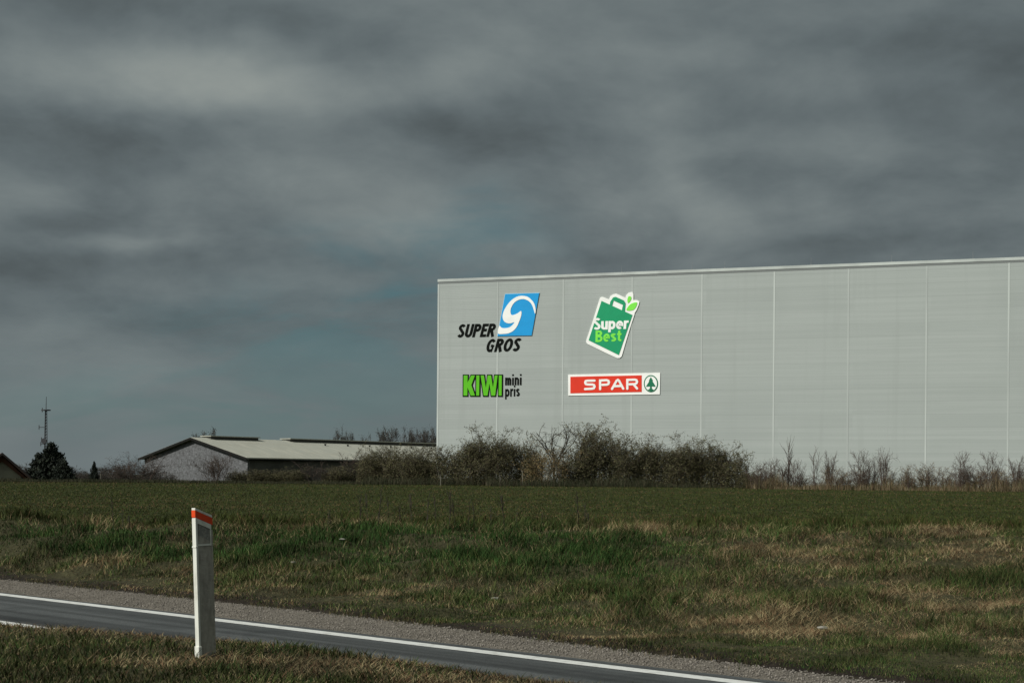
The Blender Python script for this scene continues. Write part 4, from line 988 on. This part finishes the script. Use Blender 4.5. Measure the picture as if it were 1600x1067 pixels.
for i, (u, v, w, lab) in enumerate(far):
    d = 235+10*(i % 3) if u > 250 else 165+4*(i % 3)
    h = at(u, v, d).z + 0.9; w_ = PXM(w, d)*1.15
    place(BT[i % 3], 'bare_tree', lab, 'tree', u, d, (w_/5, w_/5, h/9), random.uniform(0, 6), 'far bare trees on the skyline', part=('trunk', 'crown', 'foliage'), z=-0.9, src_u=v)
# distant scrub belt closing the left horizon
DB = [shrub_data(160, 6, 3.2, 22, 1, GREYT, 0.09, redbark, kids=(5, 6), fill=2600)]
kk = ['low dark thicket at the left edge behind the house', 'dark thicket between house and conifers', 'dark thicket under the left conifer', 'dark thicket under the large conifer', 'dark thicket right of the large conifer', 'dark thicket left of the pointed conifer', 'dark thicket behind the pointed conifer', 'dark thicket right of the pointed conifer', 'dark thicket behind the low bare bush', 'dark thicket behind the sprawling bare bush', 'dark thicket touching the brick gable', 'dark thicket hidden behind the brick gable']
for i, lab in enumerate(kk):
    u = -5+23*i; d = 150+random.uniform(-3, 4) if u < 190 else 146; v = 736-random.uniform(0, 8); h = at(u, v, d).z-gz(xat(u, d), d)
    place(DB[0], 'thicket', lab, 'thicket', u, d, (1.0*PXM(60, d)/6*1.0, 0.7, h/3.2), random.uniform(0, 6), 'dark thickets on the left horizon')
# pale birch stems among hedge
birch = mat('pale birch bark', (0.16, 0.15, 0.12), 0.8)
for u, v, dd, hh, lab in ((157, 738, 145, 1.6, 'pale thin stem right of the pointed conifer'), (688, 750, 111.5, 1.0, 'short pale stake at the foot of the hedge near the warehouse corner'), (781, 748, 110.5, 1.15, 'short pale stake at the foot of the hedge under the small black words'), (816, 741, 110.5, 1.6, 'pale thin stem left of the tan leaved bush')):
    x = xat(u, dd); g = gz(x, dd); b = MB(); b.tube((0, 0, -0.1), (0.03, 0, hh*0.4), 0.03, 0.028, 8); b.tube((0.03, 0, hh*0.4), (0.0, 0.02, hh*0.75), 0.028, 0.02, 8)
    o = b.build('pale_stake', birch); o.location = (x, dd, g); tag(o, lab, 'stake')

# tall dead weed stems at the top of the bank
def weed_data(seed, H):
    rnd = random.Random(seed); s_ = []; t_ = []
    for k in range(1):
        grow(rnd, s_, t_, Vector((rnd.uniform(-.04, .04), 0, -0.05)), Vector((rnd.gauss(0, .06), 0, 1)), H*rnd.uniform(0.8, 1), 0.0035, 2, 3, wob=0.05, up=0.25, kids=(4, 7), spread=0.35, ratio=0.22, steps=6)
    S = np.array(s_); S[:, 6:] = np.clip(S[:, 6:]*2.4, 0.0045, 0.009); S[:, [2, 5]] *= H/S[:, 5].max()
    return S
weedm = mat('dead stem', (0.030, 0.026, 0.018), 0.9)
WD_ = [seg_mesh('weed_stem', weed_data(400+i, 1.0), weedm) for i in range(4)]
ws = [(130,805,.3),(178,775,.75),(190,800,.4),(205,805,.5),(512,795,.75),(518,800,.7),(560,772,1.0),(575,770,1.0),(592,757,1.25),(608,775,.9),(622,790,.6),(645,770,1.0),(667,768,1.0),(682,770,.95),(700,765,1.05),(712,785,.75),(732,778,.95),(742,782,.8),(765,790,.6),(790,772,.85),(806,800,.5),(905,765,1.2),(912,785,.9),(922,800,.7),(845,800,.5),(1160,820,.35)]
for i, (u, v, h) in enumerate(ws):
    yy_ = 30.2+random.uniform(-1.2, 0.6); x = xat(u, yy_, 830); g = gz(x, yy_)
    o = link('weed_stem', WD_[i % 4]); o.location = (x, yy_, g); hh = max(at(u, v, yy_).z-g, 0.3); o.scale = (max(hh, .6), max(hh, .6), hh); o.rotation_euler = (0, 0, random.uniform(-.4, .4))
    tag(o, 'thin dark dead weed stem standing at the top of the grassy bank', 'weed', 'dead weed stems along the top of the bank')

# pale scraps and stones on the bank
scrapm = mat('pale scrap', (0.22, 0.21, 0.18), 0.8, vary=[((1,1,1), 20, (0.25, 0.24, 0.2), 0.4, 0.7, 3)])
def hit(u, v):
    a, b_ = ray(u, v); y = 10.0
    while y < 60:
        if EYE+b_*y <= gz(a*y, y): break
        y += 0.05
    return a*y, y
for u, v, r, lab in ((535, 847, .045, 'small pale scrap high on the bank left of the tall dead stems'), (458, 884, .035, 'tiny white fragment in lush grass midway up the bank'), (774, 940, .045, 'small pale stone low on the bank right of centre'),
                     (1285, 988, .045, 'flat pale piece of litter lying in grass at lower right')):
    x, y = hit(u, v); bm = bmesh.new(); bmesh.ops.create_icosphere(bm, subdivisions=2, radius=r)
    for vt in bm.verts: vt.co += Vector((random.gauss(0, .12), random.gauss(0, .12), random.gauss(0, .1)))*r; vt.co.z *= 0.45; vt.co.x *= 1.4
    me = bpy.data.meshes.new('scrap'); bm.to_mesh(me); bm.free(); me.materials.append(scrapm)
    o = link('pale_scrap', me); o.location = (x, y, gz(x, y)+0.06); tag(o, lab, 'litter')

# ------------------------------------------------------------------ marker post
def post():
    bx = at(322, 1024, 9.4); x, y = bx.x, bx.y; g = gz(x, y)
    H = at(311, 792, y).z - g
    root = empty('marker_post', (x, y, g)); root['label'] = 'white plastic roadside marker post with slanted top and orange red band'; root['category'] = 'post'
    th = R(40)
    A = 0.050; Bw = 0.124       # narrow and wide face
    M = Matrix.Rotation(R(-2.1), 4, 'Y') @ Matrix.Rotation(th, 4, 'Z')
    wh = mat('dirty white plastic', (0.60, 0.61, 0.55), 0.55, vary=[((1,1,0.4), 14, (0.40, 0.39, 0.33), 0.5, 0.8, 5), ((3,3,0.6), 9, (0.30, 0.28, 0.23), 0.62, 0.8, 4)], bump=(60, 0.15, 0.002, (1,1,0.3)))
    gr = mat('grimy grey plastic', (0.33, 0.315, 0.27), 0.8, vary=[((1,1,0.35), 30, (0.22, 0.205, 0.175), 0.42, 0.68, 5), ((1,1,3), 20, (0.41, 0.39, 0.33), 0.55, 0.8, 4)], bump=(80, 0.5, 0.004, (1,1,2)))
    orange = mat('orange red band', (0.66, 0.06, 0.010), 0.5, vary=[((1,1,1), 15, (0.50, 0.05, 0.01), 0.45, 0.7, 4)])
    refl = mat('grey reflector', (0.17, 0.17, 0.155), 0.35, vary=[((1,1,1), 60, (0.25, 0.25, 0.22), 0.45, 0.6, 2)])
    # local frame: x runs across the wide face, -y is the wide face's normal, narrow face looks to -x
    def bev(bm, w):
        bmesh.ops.bevel(bm, geom=[e for e in bm.edges], offset=w, segments=2, affect='EDGES', profile=0.6)
    slope = 0.055/Bw
    def slab(x0, x1, y0, y1, zlo, zhi, lo_slant, hi_slant, name, m, parent, bevel=0.004):
        """block whose lower and upper faces may follow the slanted top"""
        bm = bmesh.new(); vs = []
        for (zz, sl_) in ((zlo, lo_slant), (zhi, hi_slant)):
            for (px_, py_) in ((x0, y0), (x1, y0), (x1, y1), (x0, y1)):
                vs.append(bm.verts.new((px_, py_, zz-(slope*(px_+Bw/2) if sl_ else 0))))
        for f in ((0,3,2,1),(4,5,6,7),(0,1,5,4),(1,2,6,5),(2,3,7,6),(3,0,4,7)): bm.faces.new([vs[i] for i in f])
        if bevel: bev(bm, bevel)
        bmesh.ops.transform(bm, matrix=M, verts=bm.verts)
        me = bpy.data.meshes.new(name); bm.to_mesh(me); bm.free(); me.materials.append(m)
        me.polygons.foreach_set('use_smooth', [False]*len(me.polygons)); return link(name, me, parent)
    hx = Bw/2; hy = A/2
    # white skin: narrow front wall and thin edges of a hollow body
    slab(-hx, -hx+0.016, -hy, hy, -0.12, H-0.067, False, False, 'front_face', wh, root, 0.003)
    slab(-hx+0.0165, hx-0.010, -hy+0.004, hy-0.004, -0.12, H-0.175, False, True, 'side_panel', gr, root, 0.0)
    slab(hx-0.0095, hx, -hy+0.001, hy-0.001, -0.12, H-0.0965, False, True, 'rear_edge', gr, root, 0.002)
    slab(-hx-0.001, hx+0.001, -hy-0.001, hy+0.001, H-0.063, H-0.016, True, True, 'coloured_band', orange, root, 0.003)
    slab(-hx, hx, -hy, hy, H-0.0155, H, True, True, 'top_cap', wh, root, 0.003)
    slab(-hx+0.0165, hx-0.010, -hy, hy, H-0.096, H-0.0635, True, True, 'collar', wh, root, 0.001)
    # recessed reflector with its white rim
    slab(-hx+0.022, hx-0.018, -hy+0.006, hy-0.006, H-0.240, H-0.0965, False, True, 'reflector', refl, root, 0.0)
    slab(hx-0.0175, hx-0.011, -hy, hy, H-0.245, H-0.0965, False, True, 'reflector_rim', wh, root, 0.001)
    slab(-hx+0.0165, hx-0.011, -hy-0.001, hy, H-0.252, H-0.2405, False, False, 'reflector_rim', wh, root, 0.001)
    # seam clip on the narrow face, split foot
    slab(-hx-0.003, -hx+0.010, -hy-0.003, hy+0.003, H-0.262, H-0.252, False, False, 'clip', wh, root, 0.001)
    slab(-hx-0.006, -hx+0.020, -hy-0.006, hy+0.004, -0.12, 0.075, False, False, 'foot', wh, root, 0.005)
post()
print('objects', len(bpy.data.objects))
